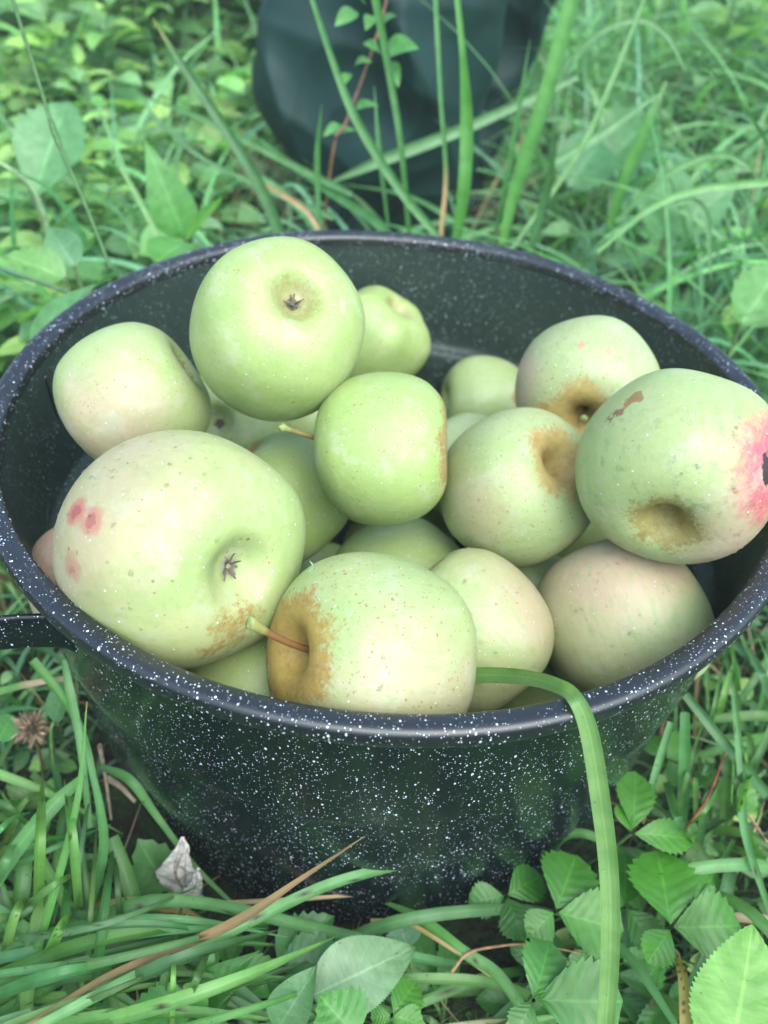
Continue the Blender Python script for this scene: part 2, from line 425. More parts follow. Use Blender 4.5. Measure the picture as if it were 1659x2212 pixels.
def apple(ident, pos, r, axis, name_label, seed, mat_kw, mesh_kw=None, stem=None, calyx=False, drops=0, dropdir=None, group='apples heaped in the stock pot', roll=0.0):
    """axis: ('s'|'c', px, py, front) where the stem or calyx end shows, as an offset in camera space"""
    mesh_kw = mesh_kw or {}
    P, ph = apple_mesh(seed, **mesh_kw)
    which, ax = axis
    vz = nrm(CAMPOS - np.array(pos)); vx = nrm(CAMROT[:, 0] - vz * (CAMROT[:, 0] @ vz)); FR_ = np.stack([vx, np.cross(vz, vx), vz], 1)
    ax = nrm(np.array(ax, float)); wax = FR_ @ ax
    zax = wax if which == 's' else -wax
    q = Vector(zax).to_track_quat('Z', 'Y')
    rot = q.to_matrix() @ Matrix.Rotation(roll, 3, 'Z')
    root = bpy.data.objects.new('apple', None)
    # the root holds position and turn; its skin is a child
    COL.objects.link(root); root.location = pos; root.rotation_euler = rot.to_euler(); root.scale = (r, r, r)
    root.empty_display_size = .5
    props(root, name_label, 'apple', group)
    o = MB(); o.grid(P, np.ones(3), wrap=True)
    kw = dict(mat_kw)
    Rw = np.array(rot)
    def loc_dir(v): return tuple(Rw.T @ (FR_ @ nrm(np.array(v, float))))
    for key in ('blush', 'pink2'):
        if kw.get(key): kw[key] = (loc_dir(kw[key][0]), *kw[key][1:])
    if kw.get('spots'): kw['spots'] = [(loc_dir(s_[0]), *s_[1:]) for s_ in kw['spots']]
    if kw.get('scab'): kw['scab'] = [(loc_dir(s_[0]), *s_[1:]) for s_ in kw['scab']]
    o.build('skin', apple_material(seed, **kw), root)
    if stem:
        L, bend, thick = stem
        z0 = P[0, 0, 2] - .03
        t = np.linspace(0, 1, 16)
        path = np.stack([bend[0] * t ** 1.6, bend[1] * t ** 1.6, z0 + L * t], -1)
        rad = thick * (1 - .25 * np.sin(t * PI)) * (1 + .55 * np.clip((t - .82) / .18, 0, 1))
        rad = np.append(rad, [thick * 1.3, 1e-4]); path = np.vstack([path, path[-1] + [0, 0, .012], path[-1] + [0, 0, .016]])
        colr = np.array([(.22, .10, .025)] * 13 + [(.30, .30, .08)] * 3 + [(.35, .42, .14)] * 2)
        o = MB(); tube(o, path, rad, colr, 12); o.build('stem', M_DRY, root)
    if calyx:
        rr_ = np.random.default_rng(seed + 5); o = MB(); z0 = P[-1, 0, 2]
        for k in range(9):
            a = k * 2 * PI / 8.6 + rr_.uniform(-.3, .3); Ls = rr_.uniform(.05, .12); lift = rr_.uniform(.06, .19)
            t = np.linspace(0, 1, 7); rad = .012 + Ls * np.sin(t * PI * .55); zz = z0 - .004 - lift * t + .05 * t * t
            wd = .013 * (1 - t) ** .7 + .003
            ctr = np.stack([rad * math.cos(a), rad * math.sin(a), zz], -1); sd_ = np.array([-math.sin(a), math.cos(a), 0])
            G = ctr[:, None] + sd_ * (np.array([-1, 0, 1])[None, :, None] * wd[:, None, None]); G[:, 1, 2] += .012
            o.grid(G, np.array((.20, .15, .11)) * rr_.uniform(.35, 1.4))
        t_ = np.linspace(0, 2 * PI, 12, endpoint=False)
        G = np.stack([np.stack([q_ * np.cos(t_), q_ * np.sin(t_), 0 * t_ + z0 - zz_], -1) for q_, zz_ in ((.15, -.035), (.11, -.002), (.06, .006), (.001, .004))])
        o.grid(G, np.array((.30, .34, .24) if seed == 1 else (.12, .13, .08)), wrap=True)
        o.build('calyx', mc, root)
    if drops:
        rr_ = np.random.default_rng(seed + 9); o = MB()
        nn = np.cross(np.roll(P, -1, 1) - np.roll(P, 1, 1), np.gradient(P, axis=0)); nn = nrm(nn)
        sgn = np.sign((nn * P).sum(-1, keepdims=True)); nn = nn * np.where(sgn == 0, 1, sgn)
        cnt = 0; tries = 0
        dl = nrm(np.array(loc_dir(dropdir[0]))) if dropdir else None
        while cnt < drops and tries < drops * 60:
            tries += 1
            v = nrm(rr_.normal(size=3)); 
            if dl is not None and v @ dl < dropdir[1] + rr_.uniform(-.15, .15): continue
            q_ = nrm(P).reshape(-1, 3); i = int(np.argmax(q_ @ v)); i0, j0 = divmod(i, NC)
            if i0 < 14 or i0 > NR - 14: continue
            c_, n_ = P[i0, j0], nn[i0, j0]
            a_ = nrm(np.cross(n_, [.3, .5, .8])); b_ = np.cross(n_, a_)
            rd = (.00035 + .0006 * rr_.random() ** 2.5) / r
            th = np.linspace(0, PI / 2, 5); pp = np.linspace(0, 2 * PI, 10, endpoint=False)
            st = rr_.uniform(.8, 1.3)
            G = c_ - n_ * rd * .06 + rd * (np.sin(th)[::-1][:, None, None] * (np.cos(pp)[None, :, None] * a_ * st + np.sin(pp)[None, :, None] * b_) + .48 * np.cos(th)[::-1][:, None, None] * n_)
            o.grid(G, np.ones(3), wrap=True); cnt += 1
        if cnt:
            dobj = o.build('water_drops', M_WATER, root); dobj['kind'] = 'stuff'
    return root

AP = [[-0.0766, -0.1058, 0.2076, 0.0453], [-0.0539, -0.0069, 0.2456, 0.038], [-0.1190, -0.0186, 0.2120, 0.0350], [-0.014, 0.1411, 0.1583, 0.0326], [-0.0017, -0.0371, 0.2086, 0.034], [-0.0556, -0.0127, 0.1498, 0.0358], [0.0623, -0.0311, 0.1866, 0.037], [0.1172, -0.0629, 0.2300, 0.0394], [0.0995, 0.0266, 0.2041, 0.037], [0.0618, 0.1257, 0.1249, 0.0327], [0.0479, 0.0598, 0.1219, 0.0323], [0.0107, -0.0443, 0.1219, 0.0377], [-0.0014, -0.1378, 0.1913, 0.0383], [0.0408, -0.0957, 0.1560, 0.0345], [0.1115, -0.081, 0.1544, 0.0384], [-0.1329, -0.0743, 0.1483, 0.0293], [-0.0523, -0.0828, 0.0759, 0.034], [-0.0448, 0.0172, 0.0383, 0.0379], [0.0951, -0.0039, 0.0614, 0.034], [-0.0938, 0.0519, 0.1448, 0.034], [-0.0496, 0.1215, 0.097, 0.034]]
A = lambda i: (tuple(AP[i][:3]), AP[i][3])
BR = (.30, .17, .04)
p, r = A(0); apple('a', p, r, ('c', (.52, -.22, .80)), 'biggest green apple, lower left in the pot, beaded with water, dried calyx facing us', 1,
    dict(warm=.35, yellow=.35, blush=((-.8, .35, .5), .35, .45), rus=(.3, .1), freck=.12, pale=.3, dots=1.3,
         spots=[((-.78, .26, .57), .989, .9995, (.48, .14, .10), .85, .8), ((-.64, .18, .75), .990, .9995, (.46, .18, .11), .8, .8), ((-.78, -.15, .61), .991, .9995, (.42, .22, .13), .75, .8), ((-.782, .26, .565), .9984, .9996, (.30, .05, .05), .6, .6), ((-.645, .182, .745), .9988, .9997, (.3, .08, .06), .6, .6), ((-.78, -.155, .61), .9992, .9998, (.3, .14, .08), .6, .6)],
         scab=[((.36, -.72, .60), .970, .985, (.34, .22, .05), .95), ((.56, -.60, .58), .988, .996, (.34, .22, .05), .8)]),
    dict(high=1.0, lobes=.035), calyx=True, drops=210, dropdir=((-.72, .35, .35), .25))
p, r = A(1); apple('b', p, r, ('c', (.26, .44, .86)), 'clean round green apple on top of the heap at the back, calyx tilted upward', 2,
    dict(warm=.0, yellow=.5, freck=.15, cal_rus=.30, rus=(.3, .1)), dict(high=1.06, lobes=.02), calyx=True)
p, r = A(2); apple('c', p, r, ('s', (.80, .55, .22)), 'blushed green apple against the left wall of the pot, with small brown specks', 3,
    dict(warm=.15, yellow=.45, blush=((-.3, -.3, .8), .45, .5), freck=.55, rus=(.22, .10), russcol=(.20, .10, .03), pale=.5, spots=[((.80, .48, .35), .975, .992, (.12, .06, .02), .9, .6)]), dict(high=.98, lobes=.02, dents=[((.75, .2, -.4), .05, .1)]), drops=0)
p, r = A(3); apple('d', p, r, ('c', (.45, .60, .35)), 'small lumpy green apple deep at the back, half hidden behind the top apple', 4,
    dict(yellow=.45, freck=.7, cal_rus=.35), dict(lobes=.08, high=1.05))
p, r = A(4); apple('e', p, r, ('s', (.985, .03, .16)), 'green apple with flattened russet side, in the middle of the heap', 5,
    dict(yellow=.35, freck=.75, rus=(.62, .22), russcol=(.33, .22, .06), cal_rus=.45), dict(high=.98, lobes=.015, tilt=.10), stem=None)
p, r = A(5); apple('f', p, r, ('s', (-.60, .76, .22)), 'green apple wedged behind the biggest one, with a russet cap and brown stem', 6,
    dict(yellow=.2, freck=.15, rus=(.38, .14)), dict(high=1.0))
p, r = A(6); apple('g', p, r, ('s', (.60, .38, .70)), 'freckled pale apple right of centre with a deep golden stem cavity', 7,
    dict(warm=.25, yellow=.5, freck=1.0, rus=(.48, .20), pale=.7, blush=((-.5, -.3, .8), .82, .3)), dict(cav=1.15, high=1.0))
p, r = A(7); apple('h', p, r, ('s', (-.12, -.66, .74)), 'large apple over the right rim with a red patch round a black hole', 8,
    dict(warm=.12, yellow=.25, freck=.1, rus=(.36, .12), pale=.6, russcol=(.30, .25, .05), dull=.65, dots=1.3, blush=((.7, -.6, .3), .55, .6),
         pink2=((.88, .0, .47), .77, .97, .97),
         spots=[((.845, -.01, .53), .984, .989, (.025, .018, .014), 1., 1.3, 9), ((-.40, .70, .58), .9965, .9990, BR, .9, 1.5), ((-.47, .66, .58), .9965, .9990, BR, .9, 1.5), ((-.64, .52, .56), .9970, .999, (.24, .12, .05), .9, 2.), ((-.56, .56, .60), .9970, .999, (.24, .12, .05), .9, 2.), ((-.60, .54, .58), .9970, .999, (.24, .12, .05), .9, 2.)]),
    dict(cav=1.1, high=.98, dents=[((.75, .4, .1), .02, .3)]), drops=50, dropdir=((.75, -.2, .4), .4))
p, r = A(8); apple('i', p, r, ('s', (-.04, -.42, .88)), 'pale blushed apple by the right back wall, golden russet running into its stem hollow', 9,
    dict(warm=.2, yellow=.5, freck=.9, rus=(.56, .22), pale=.9, blush=((-.9, .1, .3), .72, .6), spots=[((.25, .50, .80), .996, .9992, (.62, .25, .2), .6), ((-.1, .62, .8), .9965, .9992, (.6, .22, .15), .6)]), dict(cav=1.1, high=.98), stem=(.36, (.0, .02), .035))
p, r = A(9); apple('j', p, r, ('c', (-.93, .08, .30)), 'small plain green apple low by the back wall of the pot', 10,
    dict(warm=.1, yellow=.4, freck=.1, pale=.6, spots=[((.62, .10, .75), .990, .994, (.38, .22, .05), .9, .4)]), dict(high=1.0), calyx=True)
p, r = A(10); apple('k', p, r, ('s', (.5, -.6, .3)), 'very pale apple showing only a sliver between the middle apples', 11, dict(yellow=.6, pale=1., freck=.05))
p, r = A(11); apple('l', p, r, ('s', (-.75, -.35, .45)), 'green apple lying under the middle apple, only its smooth top showing', 12,
    dict(yellow=.3, freck=.3, rus=(.36, .14), pale=.3), drops=30, dropdir=((0, .5, .8), .5))
p, r = A(12); apple('m', p, r, ('s', (-.84, .03, .54)), 'front apple at the rim with a long stem in an orange russet hollow', 13,
    dict(warm=.22, yellow=.5, freck=1.25, rus=(.60, .26), russcol=(.40, .25, .035), pale=.5, blush=((.3, -.9, .5), .25, .4), spots=[((-.30, -.62, .72), .9965, .9995, (.42, .16, .12), .8)]),
    dict(cav=1.12, high=1.02), stem=(.90, (-.05, .30), .042), drops=25, dropdir=((.7, -.2, .6), .5))
p, r = A(13); apple('n', p, r, ('s', (-.62, .75, .10)), 'yellow and peach blushed wet apple tucked behind the front one', 14,
    dict(warm=.5, yellow=.7, freck=.4, rus=(.40, .18), pale=.4, blush=((.7, .45, .4), .45, .45)), dict(high=1.1), drops=95, dropdir=((.2, .2, .8), .3))
p, r = A(14); apple('o', p, r, ('s', (-.30, .88, -.12)), 'big peach and yellow apple by the right front wall with a red top', 15,
    dict(warm=.55, yellow=.6, freck=.2, rus=(.2, .1), pale=.8, blush=((-.05, .75, .5), .30, .50), pink2=((-.42, .9, .05), .93, .99, .8)), dict(high=1.06), drops=80, dropdir=((0, .2, .8), .3))
p, r = A(15); apple('p', p, r, ('s', (0, -.9, -.3)), 'brownish apple squeezed between the biggest apple and the left wall', 16, dict(warm=1., yellow=.8, blush=((-.3, .1, .8), .0, .8), freck=.4))
p, r = A(16); apple('q', p, r, ('s', (0, -.9, -.3)), 'plain green apple in shade low between the biggest and front apples', 17, dict(yellow=.2, freck=.05))
p, r = A(17); apple('r', p, r, ('s', (0, -.9, .3)), 'dark green apple deep in a gap beside the front apple', 18, dict(yellow=.2, freck=.3))
p, r = A(18); apple('s', p, r, ('s', (0, -.9, .3)), 'shaded green apple deep below the freckled one', 19, dict(yellow=.2, freck=.1))
p, r = A(19); apple('t', p, r, ('c', (-.28, .12, .95)), 'pale apple in the gap behind the biggest one with its grey calyx showing', 20, dict(yellow=.3, freck=.2, pale=.5), calyx=True)
p, r = A(20); apple('u', p, r, ('s', (.3, -.6, .3)), 'pale green apple glimpsed below the top apple', 21, dict(yellow=.3, freck=.1, pale=.4))
FILL = [[0.023, -0.1136, 0.0876, 0.037], [-0.1082, -0.0305, 0.0968, 0.037], [-0.0494, -0.1226, 0.1338, 0.037], [0.0771, -0.0354, 0.1175, 0.031], [0.118, 0.0176, 0.1218, 0.037],
        [-0.0131, 0.0724, 0.118, 0.034], [0.0724, 0.106, 0.0513, 0.037], [0.0126, 0.0577, 0.0457, 0.037], [0.0999, -0.0895, 0.0837, 0.036]]
for i, q in enumerate(FILL):
    apple('v', tuple(q[:3]), q[3], ('s', (rnd.uniform(-1, 1), -.9, rnd.uniform(-.5, .3))), 'green apple buried under the others in the pot, only glimpsed through a gap', 30 + i, dict(yellow=.3, freck=.2, pale=.2), group='apples buried in the heap')
# the long brown stem that shows left of the middle apple
o = MB()
# (kept on the wedged green apple)
fa = [ob for ob in S.objects if ob.name.startswith('apple') and 'wedged behind' in ob.get('label', '')][0]
bpy.context.view_layer.update()
iv = np.array(fa.matrix_world.inverted())
pts = np.array([un(712, 957, 'd', .348), un(665, 941, 'd', .338), un(630, 930, 'd', .332), un(602, 921, 'd', .327)])
pts = pts @ iv[:3, :3].T + iv[:3, 3]
tube(o, catmull(pts, 14), np.array([.032] * 10 + [.036, .044, .056, .002]), np.array([(.24, .20, .07)] * 10 + [(.3, .36, .12)] * 4), 10)
o.build('stem', M_DRY, fa)

# ------------------------------------------------------------------ blades, leaves
GREENS = np.array([(.085, .235, .085), (.12, .29, .10), (.075, .20, .085), (.15, .34, .13), (.10, .27, .14)])
STRAW = np.array([(.36, .28, .16), (.27, .18, .09), (.44, .36, .22), (.18, .12, .06)])
def blade(mb, pts, widths, col, tipcol=None, face=None, n=26, fold=.22, marks=0, seed=0, roll=0.0):
    """one broad grass blade along pts; widths in metres at root, middle, tip"""
    C = catmull(np.array(pts), n); T = nrm(np.gradient(C, axis=0))
    view = nrm(CAMPOS - C) if face is None else np.tile(nrm(np.array(face, float)), (n, 1))
    Sd = nrm(np.cross(T, view)); Nn = nrm(np.cross(Sd, T))
    if roll: Sd = nrm(Sd * math.cos(roll) + Nn * math.sin(roll)); Nn = nrm(np.cross(Sd, T))
    W = catmull(np.array(widths, float)[:, None] * np.ones((1, 1)), n)[:, 0] if len(widths) > 1 else np.full(n, widths[0])
    W = np.maximum(W, .0002)
    k = np.linspace(-1, 1, 7)
    P = C[:, None] + Sd[:, None] * (k[None, :, None] * W[:, None, None] * .5) - Nn[:, None] * ((1 - k ** 2)[None, :, None] * W[:, None, None] * fold)
    r_ = np.random.default_rng(seed)
    cc = np.tile(np.array(col, float), (n, 7, 1))
    t = np.linspace(0, 1, n)[:, None, None]
    if tipcol is not None:
        tc, t0 = tipcol; a = np.clip((t - t0) / .12, 0, 1); cc = cc * (1 - a) + np.array(tc) * a
    for _ in range(marks):
        i = r_.integers(1, n - 1); j = r_.integers(1, 6); cc[i, j] = (.03, .015, .008)
        if r_.random() < .5: cc[i, max(0, j - 1)] = (.08, .05, .02)
    cc[:, 0] *= .9; cc[:, -1] *= .9
    U = np.stack(np.broadcast_arrays((k[None] + 1) / 2, t[..., 0]), -1)
    mb.grid(P, cc, U)

def leaf(mb, base, tip, width, normal, col, shape='ovate', teeth=0, fold=.15, curl=.15, pucker=0., nl=None, seed=0, droop=None, colvar=.1):
    base, tip = np.array(base, float), np.array(tip, float); L = np.linalg.norm(tip - base)
    T = (tip - base) / L; N0 = nrm(np.array(normal, float)); N0 = nrm(N0 - T * (N0 @ T)); Sd = np.cross(T, N0)
    if nl is None: nl = max(12, teeth * 2 + 1)
    nc = 9 if (teeth or pucker) else 7
    u = np.linspace(0, 1, nl)
    if shape == 'ovate': w = np.sin(PI * u ** .75) ** .8 * (1 - .15 * u)
    elif shape == 'obovate': w = np.clip(np.sin(PI * u ** 1.25), 0, 1) ** .75
    elif shape == 'round': w = np.sqrt(np.clip(1 - (2 * u - 1) ** 2, 0, 1))
    elif shape == 'lance': w = np.sin(PI * u ** .6) * (1 - .3 * u)
    else: w = np.sin(PI * u ** .7) ** .9
    w[0] = .03; w[-1] = .02
    if teeth:
        i = np.arange(nl); amp_ = min(1, 11 / teeth); w = w * np.where(i % 2 == 0, 1 + .07 * amp_, 1 - .09 * amp_) ; w[0] = .03; w[-1] = .02
    k = np.linspace(-1, 1, nc)
    W = width * .5 * w
    P = base + T * (u * L)[:, None, None] + 0
    P = P + Sd * (k[None, :, None] * W[:, None, None])
    if teeth:      # the teeth point forward
        P = P + T * ((np.abs(k) ** 3)[None, :, None] * (np.where(np.arange(nl) % 2 == 0, 1, -.2) * L * .35 / teeth)[:, None, None] * np.sin(PI * u)[:, None, None])
    h = fold * np.abs(k)[None] * W[:, None] * 2 - curl * L * ((u[:, None] - .45) ** 2) * 1.3 + 0 * k
    r_ = np.random.default_rng(seed)
    h = h + L * .03 * np.sin(u * 5 + r_.uniform(0, 6))[:, None] * k[None]
    if pucker: h = h + pucker * np.cos(2 * PI * (u[:, None] - .26 * np.abs(k)[None]) * 6.0) * np.sin(PI * np.abs(k))[None] * np.sin(PI * u)[:, None]
    P = P + N0 * h[..., None]
    cc = np.tile(np.array(col, float), (nl, nc, 1)) * (1 + colvar * r_.uniform(-1, 1, (nl, nc, 1)))
    U = np.stack(np.broadcast_arrays((k[None] + 1) / 2, u[:, None]), -1)
    mb.grid(P, cc, U)

# ---- bulk grass (one mass)
def bulk(N, xy, H, Wd, lean, bend, cols, K=6, tip=None, az=None):
    ph = rng.uniform(0, 2 * PI, N) if az is None else az
    a0 = lean * rng.uniform(.1, 1, N); b = bend * rng.uniform(.2, 1.6, N)
    t = (np.arange(K) + .5) / K
    ang = a0[:, None] + b[:, None] * t[None]; seg = (H / K)[:, None]
    dr = np.cumsum(np.sin(ang) * seg, 1); dz = np.cumsum(np.cos(ang) * seg, 1)
    dr = np.c_[np.zeros(N), dr]; dz = np.c_[np.zeros(N), dz]
    root = np.c_[xy, gh(xy[:, 0], xy[:, 1]) - .004]
    curve = rng.uniform(-.5, .5, N)[:, None] * dr ** 2 / (H[:, None] + .01)
    d = np.c_[np.cos(ph), np.sin(ph)]; sd_ = np.c_[-np.sin(ph), np.cos(ph)]
    C = np.zeros((N, K + 1, 3)); C[..., :2] = root[:, None, :2] + d[:, None] * dr[..., None] + sd_[:, None] * curve[..., None]
    C[..., 2] = np.maximum(root[:, None, 2] + dz, root[:, None, 2] + .003)
    tt = np.linspace(0, 1, K + 1); W = Wd[:, None] * np.clip(1 - tt ** 2.2, .04, 1)[None] * (.75 + .25 * np.sin(tt * PI))[None]
    tw = rng.uniform(-1.2, 1.2, N)[:, None] * tt[None]
    S3 = np.zeros((N, K + 1, 3)); S3[..., :2] = sd_[:, None] * np.cos(tw)[..., None]; S3[..., 2] = np.sin(tw)
    P = np.stack([C - S3 * W[..., None] * .5, C + 0, C + S3 * W[..., None] * .5], 2)
    P[:, :, 1, :2] -= (d * .0)[:, None]; P[:, :, 1, 2] -= W * .22
    cc = cols[:, None, None, :] * np.ones((1, K + 1, 3, 1))
    if tip is not None:
        a = np.clip((tt - .72) / .25, 0, 1)[None, :, None, None] * tip[:, None, None, None]
        cc = cc * (1 - a) + np.array((.40, .27, .12)) * a
    idx = np.arange(N * (K + 1) * 3).reshape(N, K + 1, 3)
    F = np.stack([idx[:, :-1, :-1], idx[:, :-1, 1:], idx[:, 1:, 1:], idx[:, 1:, :-1]], -1).reshape(-1, 4)
    U = np.zeros((N, K + 1, 3, 2)); U[..., 0] = np.array([0, .5, 1]); U[..., 1] = tt[None, :, None]
    return P.reshape(-1, 3), F, cc.reshape(-1, 3), U.reshape(-1, 2)
def pick(arr, N, var=.25):
    i = rng.integers(0, len(arr), N); return arr[i] * (1 + var * rng.uniform(-1, 1, (N, 1))) * (1 + .12 * rng.uniform(-1, 1, (N, 3)))
def sample(N, x0, x1, y0, y1, rmin=.19, extra=None):
    P = np.c_[rng.uniform(x0, x1, N * 2), rng.uniform(y0, y1, N * 2)]
    P = P[np.hypot(P[:, 0], P[:, 1]) > rmin]
    if extra is not None: P = P[extra(P)]
    return P[:N]
def view_wedge(P): return np.abs(P[:, 0]) < .44 + .56 * np.maximum(P[:, 1] + .25, 0)

gm = MB()
def addbulk(xy, h, wd, lean, bend, pal, tip=.15, az=None, K=6):
    N = len(xy)
    H = rng.uniform(h[0], h[1], N); Wd = rng.uniform(wd[0], wd[1], N)
    V, F, C, U = bulk(N, xy, H, Wd, lean, bend, pick(pal, N), K, (rng.random(N) < tip).astype(float) * rng.random(N), az)
    gm.add(V, F, C, U)
# near the pot: low, so that it never stands before it
front = lambda P: ~((P[:, 1] < 0) & (P[:, 0] > -.13) & (P[:, 0] < .11) & (P[:, 1] > -.225))
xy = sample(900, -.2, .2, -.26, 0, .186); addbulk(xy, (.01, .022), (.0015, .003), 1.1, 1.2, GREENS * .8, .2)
xy = sample(5200, -.5, .5, -.42, .25, .18, front); addbulk(xy, (.015, .048), (.0015, .0035), .9, 1.2, GREENS * .85, .3)  # near greens darkened, putting the deeper foreground tone into the colour
xy = sample(1500, -.5, .5, -.10, .30, .22); addbulk(xy, (.05, .11), (.003, .006), .5, 1.3, GREENS, .2)
before_bag = lambda P: view_wedge(P) & ~((P[:, 0] > -.22) & (P[:, 0] < .14) & (P[:, 1] > .25) & (P[:, 1] < .85))
xy = sample(3600, -1.0, 1.0, .2, 1.1, .215, view_wedge); addbulk(xy, (.015, .04), (.002, .005), .9, 1.3, GREENS * 1.15, .15)
xy = sample(4400, -1.1, 1.1, .2, 1.1, .215, before_bag); addbulk(xy, (.07, .17), (.003, .0075), .7, 1.3, GREENS, .12)
xy = sample(6400, -2.0, 2.0, 1.0, 3.2, .2, before_bag); addbulk(xy, (.12, .30), (.005, .010), .8, 1.4, GREENS * 1.1, .1)
# long arching grass, mostly to the right
right = lambda P: view_wedge(P) & (P[:, 0] > .15) & before_bag(P)
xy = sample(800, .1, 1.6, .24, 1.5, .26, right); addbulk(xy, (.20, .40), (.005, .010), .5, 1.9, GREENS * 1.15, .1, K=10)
xy = sample(2200, .1, 2.0, 1.1, 3.0, .24, right); addbulk(xy, (.28, .5), (.006, .012), .6, 2.0, GREENS * np.array([1.75, 1.5, 1.75]), .05, K=10)  # palette brightened to make up for shade within the background grass
xy = sample(1100, -.9, 1.0, .30, 1.3, .26, before_bag); addbulk(xy, (.16, .34), (.004, .010), .7, 1.7, GREENS * np.array([1.6, 1.45, 1.7]), .08, K=10)  # same brightening in the colour against self-shadowing
xy = sample(60, -.45, .2, .26, .6, .26); addbulk(xy, (.08, .17), (.003, .008), .5, 1.6, GREENS, .15, K=9)
# dry thatch lying on the soil
xy = sample(2300, -.55, .55, -.42, .5, .19, front); addbulk(xy, (.04, .10), (.001, .003), 1.5, .35, STRAW, 0)
xy = sample(1500, -1.2, 1.2, .5, 1.6, .172, view_wedge); addbulk(xy, (.08, .2), (.002, .004), 1.4, .4, STRAW, 0)
gr = gm.build('grass', M_BLADE); props(gr, label='mass of green meadow grass with dry thatch round the pot', kind='stuff')

# ---- low leafy ground cover (one mass)
lm = MB()
def leaves_bulk(P0, size, cols, tilt=.5, asp=.55):
    N = len(P0); K = 6; u = np.linspace(0, 1, K + 1); w = np.sin(PI * u ** .8) ** .8; w[0] = .05; w[-1] = .03
    ph = rng.uniform(0, 2 * PI, N); el = rng.uniform(-.25, tilt, N)
    T = np.c_[np.cos(ph) * np.cos(el), np.sin(ph) * np.cos(el), np.sin(el)]
    Nn = nrm(np.c_[rng.normal(0, .3, N), rng.normal(-.15, .3, N), np.ones(N)]); Nn = nrm(Nn - T * (Nn * T).sum(1, keepdims=True)); Sd = np.cross(T, Nn)
    k = np.array([-1, 0, 1.])
    L = size[:, None, None, None]
    P = P0[:, None, None] + T[:, None, None] * (u[None, :, None, None] * L) + Sd[:, None, None] * (k[None, None, :, None] * w[None, :, None, None] * L * asp * .5)
    P = P + Nn[:, None, None] * ((np.abs(k)[None, None, :, None] * w[None, :, None, None] * .12 - ((u - .4) ** 2)[None, :, None, None] * .35) * L)
    cc = cols[:, None, None] * np.ones((1, K + 1, 3, 1))
    idx = np.arange(N * (K + 1) * 3).reshape(N, K + 1, 3)
    F = np.stack([idx[:, :-1, :-1], idx[:, :-1, 1:], idx[:, 1:, 1:], idx[:, 1:, :-1]], -1).reshape(-1, 4)
    U = np.zeros((N, K + 1, 3, 2)); U[..., 0] = np.array([0, .5, 1]); U[..., 1] = u[None, :, None]
    lm.add(P.reshape(-1, 3), F, cc.reshape(-1, 3), U.reshape(-1, 2))
LG = np.array([(.15, .32, .10), (.21, .42, .13), (.09, .22, .08), (.27, .46, .13), (.22, .40, .18)])
def cover(N, xy, z, size):
    P = np.c_[xy, gh(xy[:, 0], xy[:, 1]) + rng.uniform(z[0], z[1], len(xy))]
    leaves_bulk(P, rng.uniform(size[0], size[1], len(xy)), pick(LG, len(xy), .35), asp=.62)
xy = sample(1500, -.5, .5, -.42, .3, .185, front); cover(0, xy, (.005, .035), (.010, .024))
leftz = lambda P: view_wedge(P) & (P[:, 0] < .05) & before_bag(P)
xy = sample(900, -1.2, 1.0, .2, 1.0, .215, view_wedge); cover(0, xy, (.003, .015), (.012, .028))
xy = sample(3400, -1.3, .1, .2, 1.4, .215, leftz); cover(0, xy, (.02, .11), (.025, .062))
xy = sample(2900, -1.9, .3, 1.0, 3.0, .215, leftz); cover(0, xy, (.05, .28), (.06, .15))
xy = sample(900, .1, 1.2, .2, 1.5, .23, right); cover(0, xy, (.01, .08), (.02, .055))
gc = lm.build('ground_cover', M_LEAF); props(gc, label='low broad leaved weeds growing thickly through the grass', kind='stuff')
exec_parts = True

# ------------------------------------------------------------------ single blades traced where they stand
def gblade(label, pts, widths, col, cat='grass blade', tipcol=None, marks=0, group=None, n=30, fold=.2, seed=0, roll=0., name='grass_strand'):
    o = MB(); P = [un(*q) for q in pts]
    blade(o, P, widths, col, tipcol, n=n, fold=fold, marks=marks, seed=seed, roll=roll)
    ob = o.build(name, M_BLADE, None, origin=P[0]); return props(ob, label, cat, group)
G1, G2, G3, G4 = (.11, .31, .07), (.09, .25, .08), (.17, .37, .13), (.06, .17, .055)
mm = .001
# behind the pot
BK = 'grass blades standing behind the pot'
gblade('tallest wide upright blade right of the dark bag, leaning right to the top edge', [(1085, 530, 'y', .33), (1110, 420, 'y', .34), (1165, 250, 'y', .35), (1205, 110, 'y', .36), (1240, -20, 'y', .37)], [7 * mm, 11 * mm, 12 * mm, 12 * mm], G1, group=BK)
gblade('bright upright blade standing in front of the dark bag, widest at its middle', [(985, 525, 'y', .30), (1003, 400, 'y', .30), (1008, 260, 'y', .31), (1000, 120, 'y', .31), (985, -30, 'y', .32)], [7 * mm, 10 * mm, 9.5 * mm, 5 * mm, 4 * mm], G1, group=BK)
gblade('blade leaning left across the dark bag from the pot rim', [(945, 510, 'y', .28), (860, 405, 'y', .29), (775, 270, 'y', .30), (725, 150, 'y', .31), (668, -20, 'y', .32)], [6 * mm, 7 * mm, 6.5 * mm, 5 * mm, 3 * mm], G2, group=BK)
gblade('slender stalk rising between the two blades that cross the dark bag', [(885, 520, 'y', .33), (868, 330, 'y', .33), (845, 180, 'y', .34), (808, -20, 'y', .34)], [4 * mm, 5 * mm, 6 * mm], G2, group=BK)
gblade('thin pale blade with a brown withered base, in front of the dark bag', [(952, 510, 'y', .29), (963, 380, 'y', .30), (952, 210, 'y', .30), (940, -20, 'y', .31)], [4 * mm, 3.5 * mm, 3.5 * mm], (.48, .33, .17), tipcol=((.13, .30, .12), .28), group=BK)
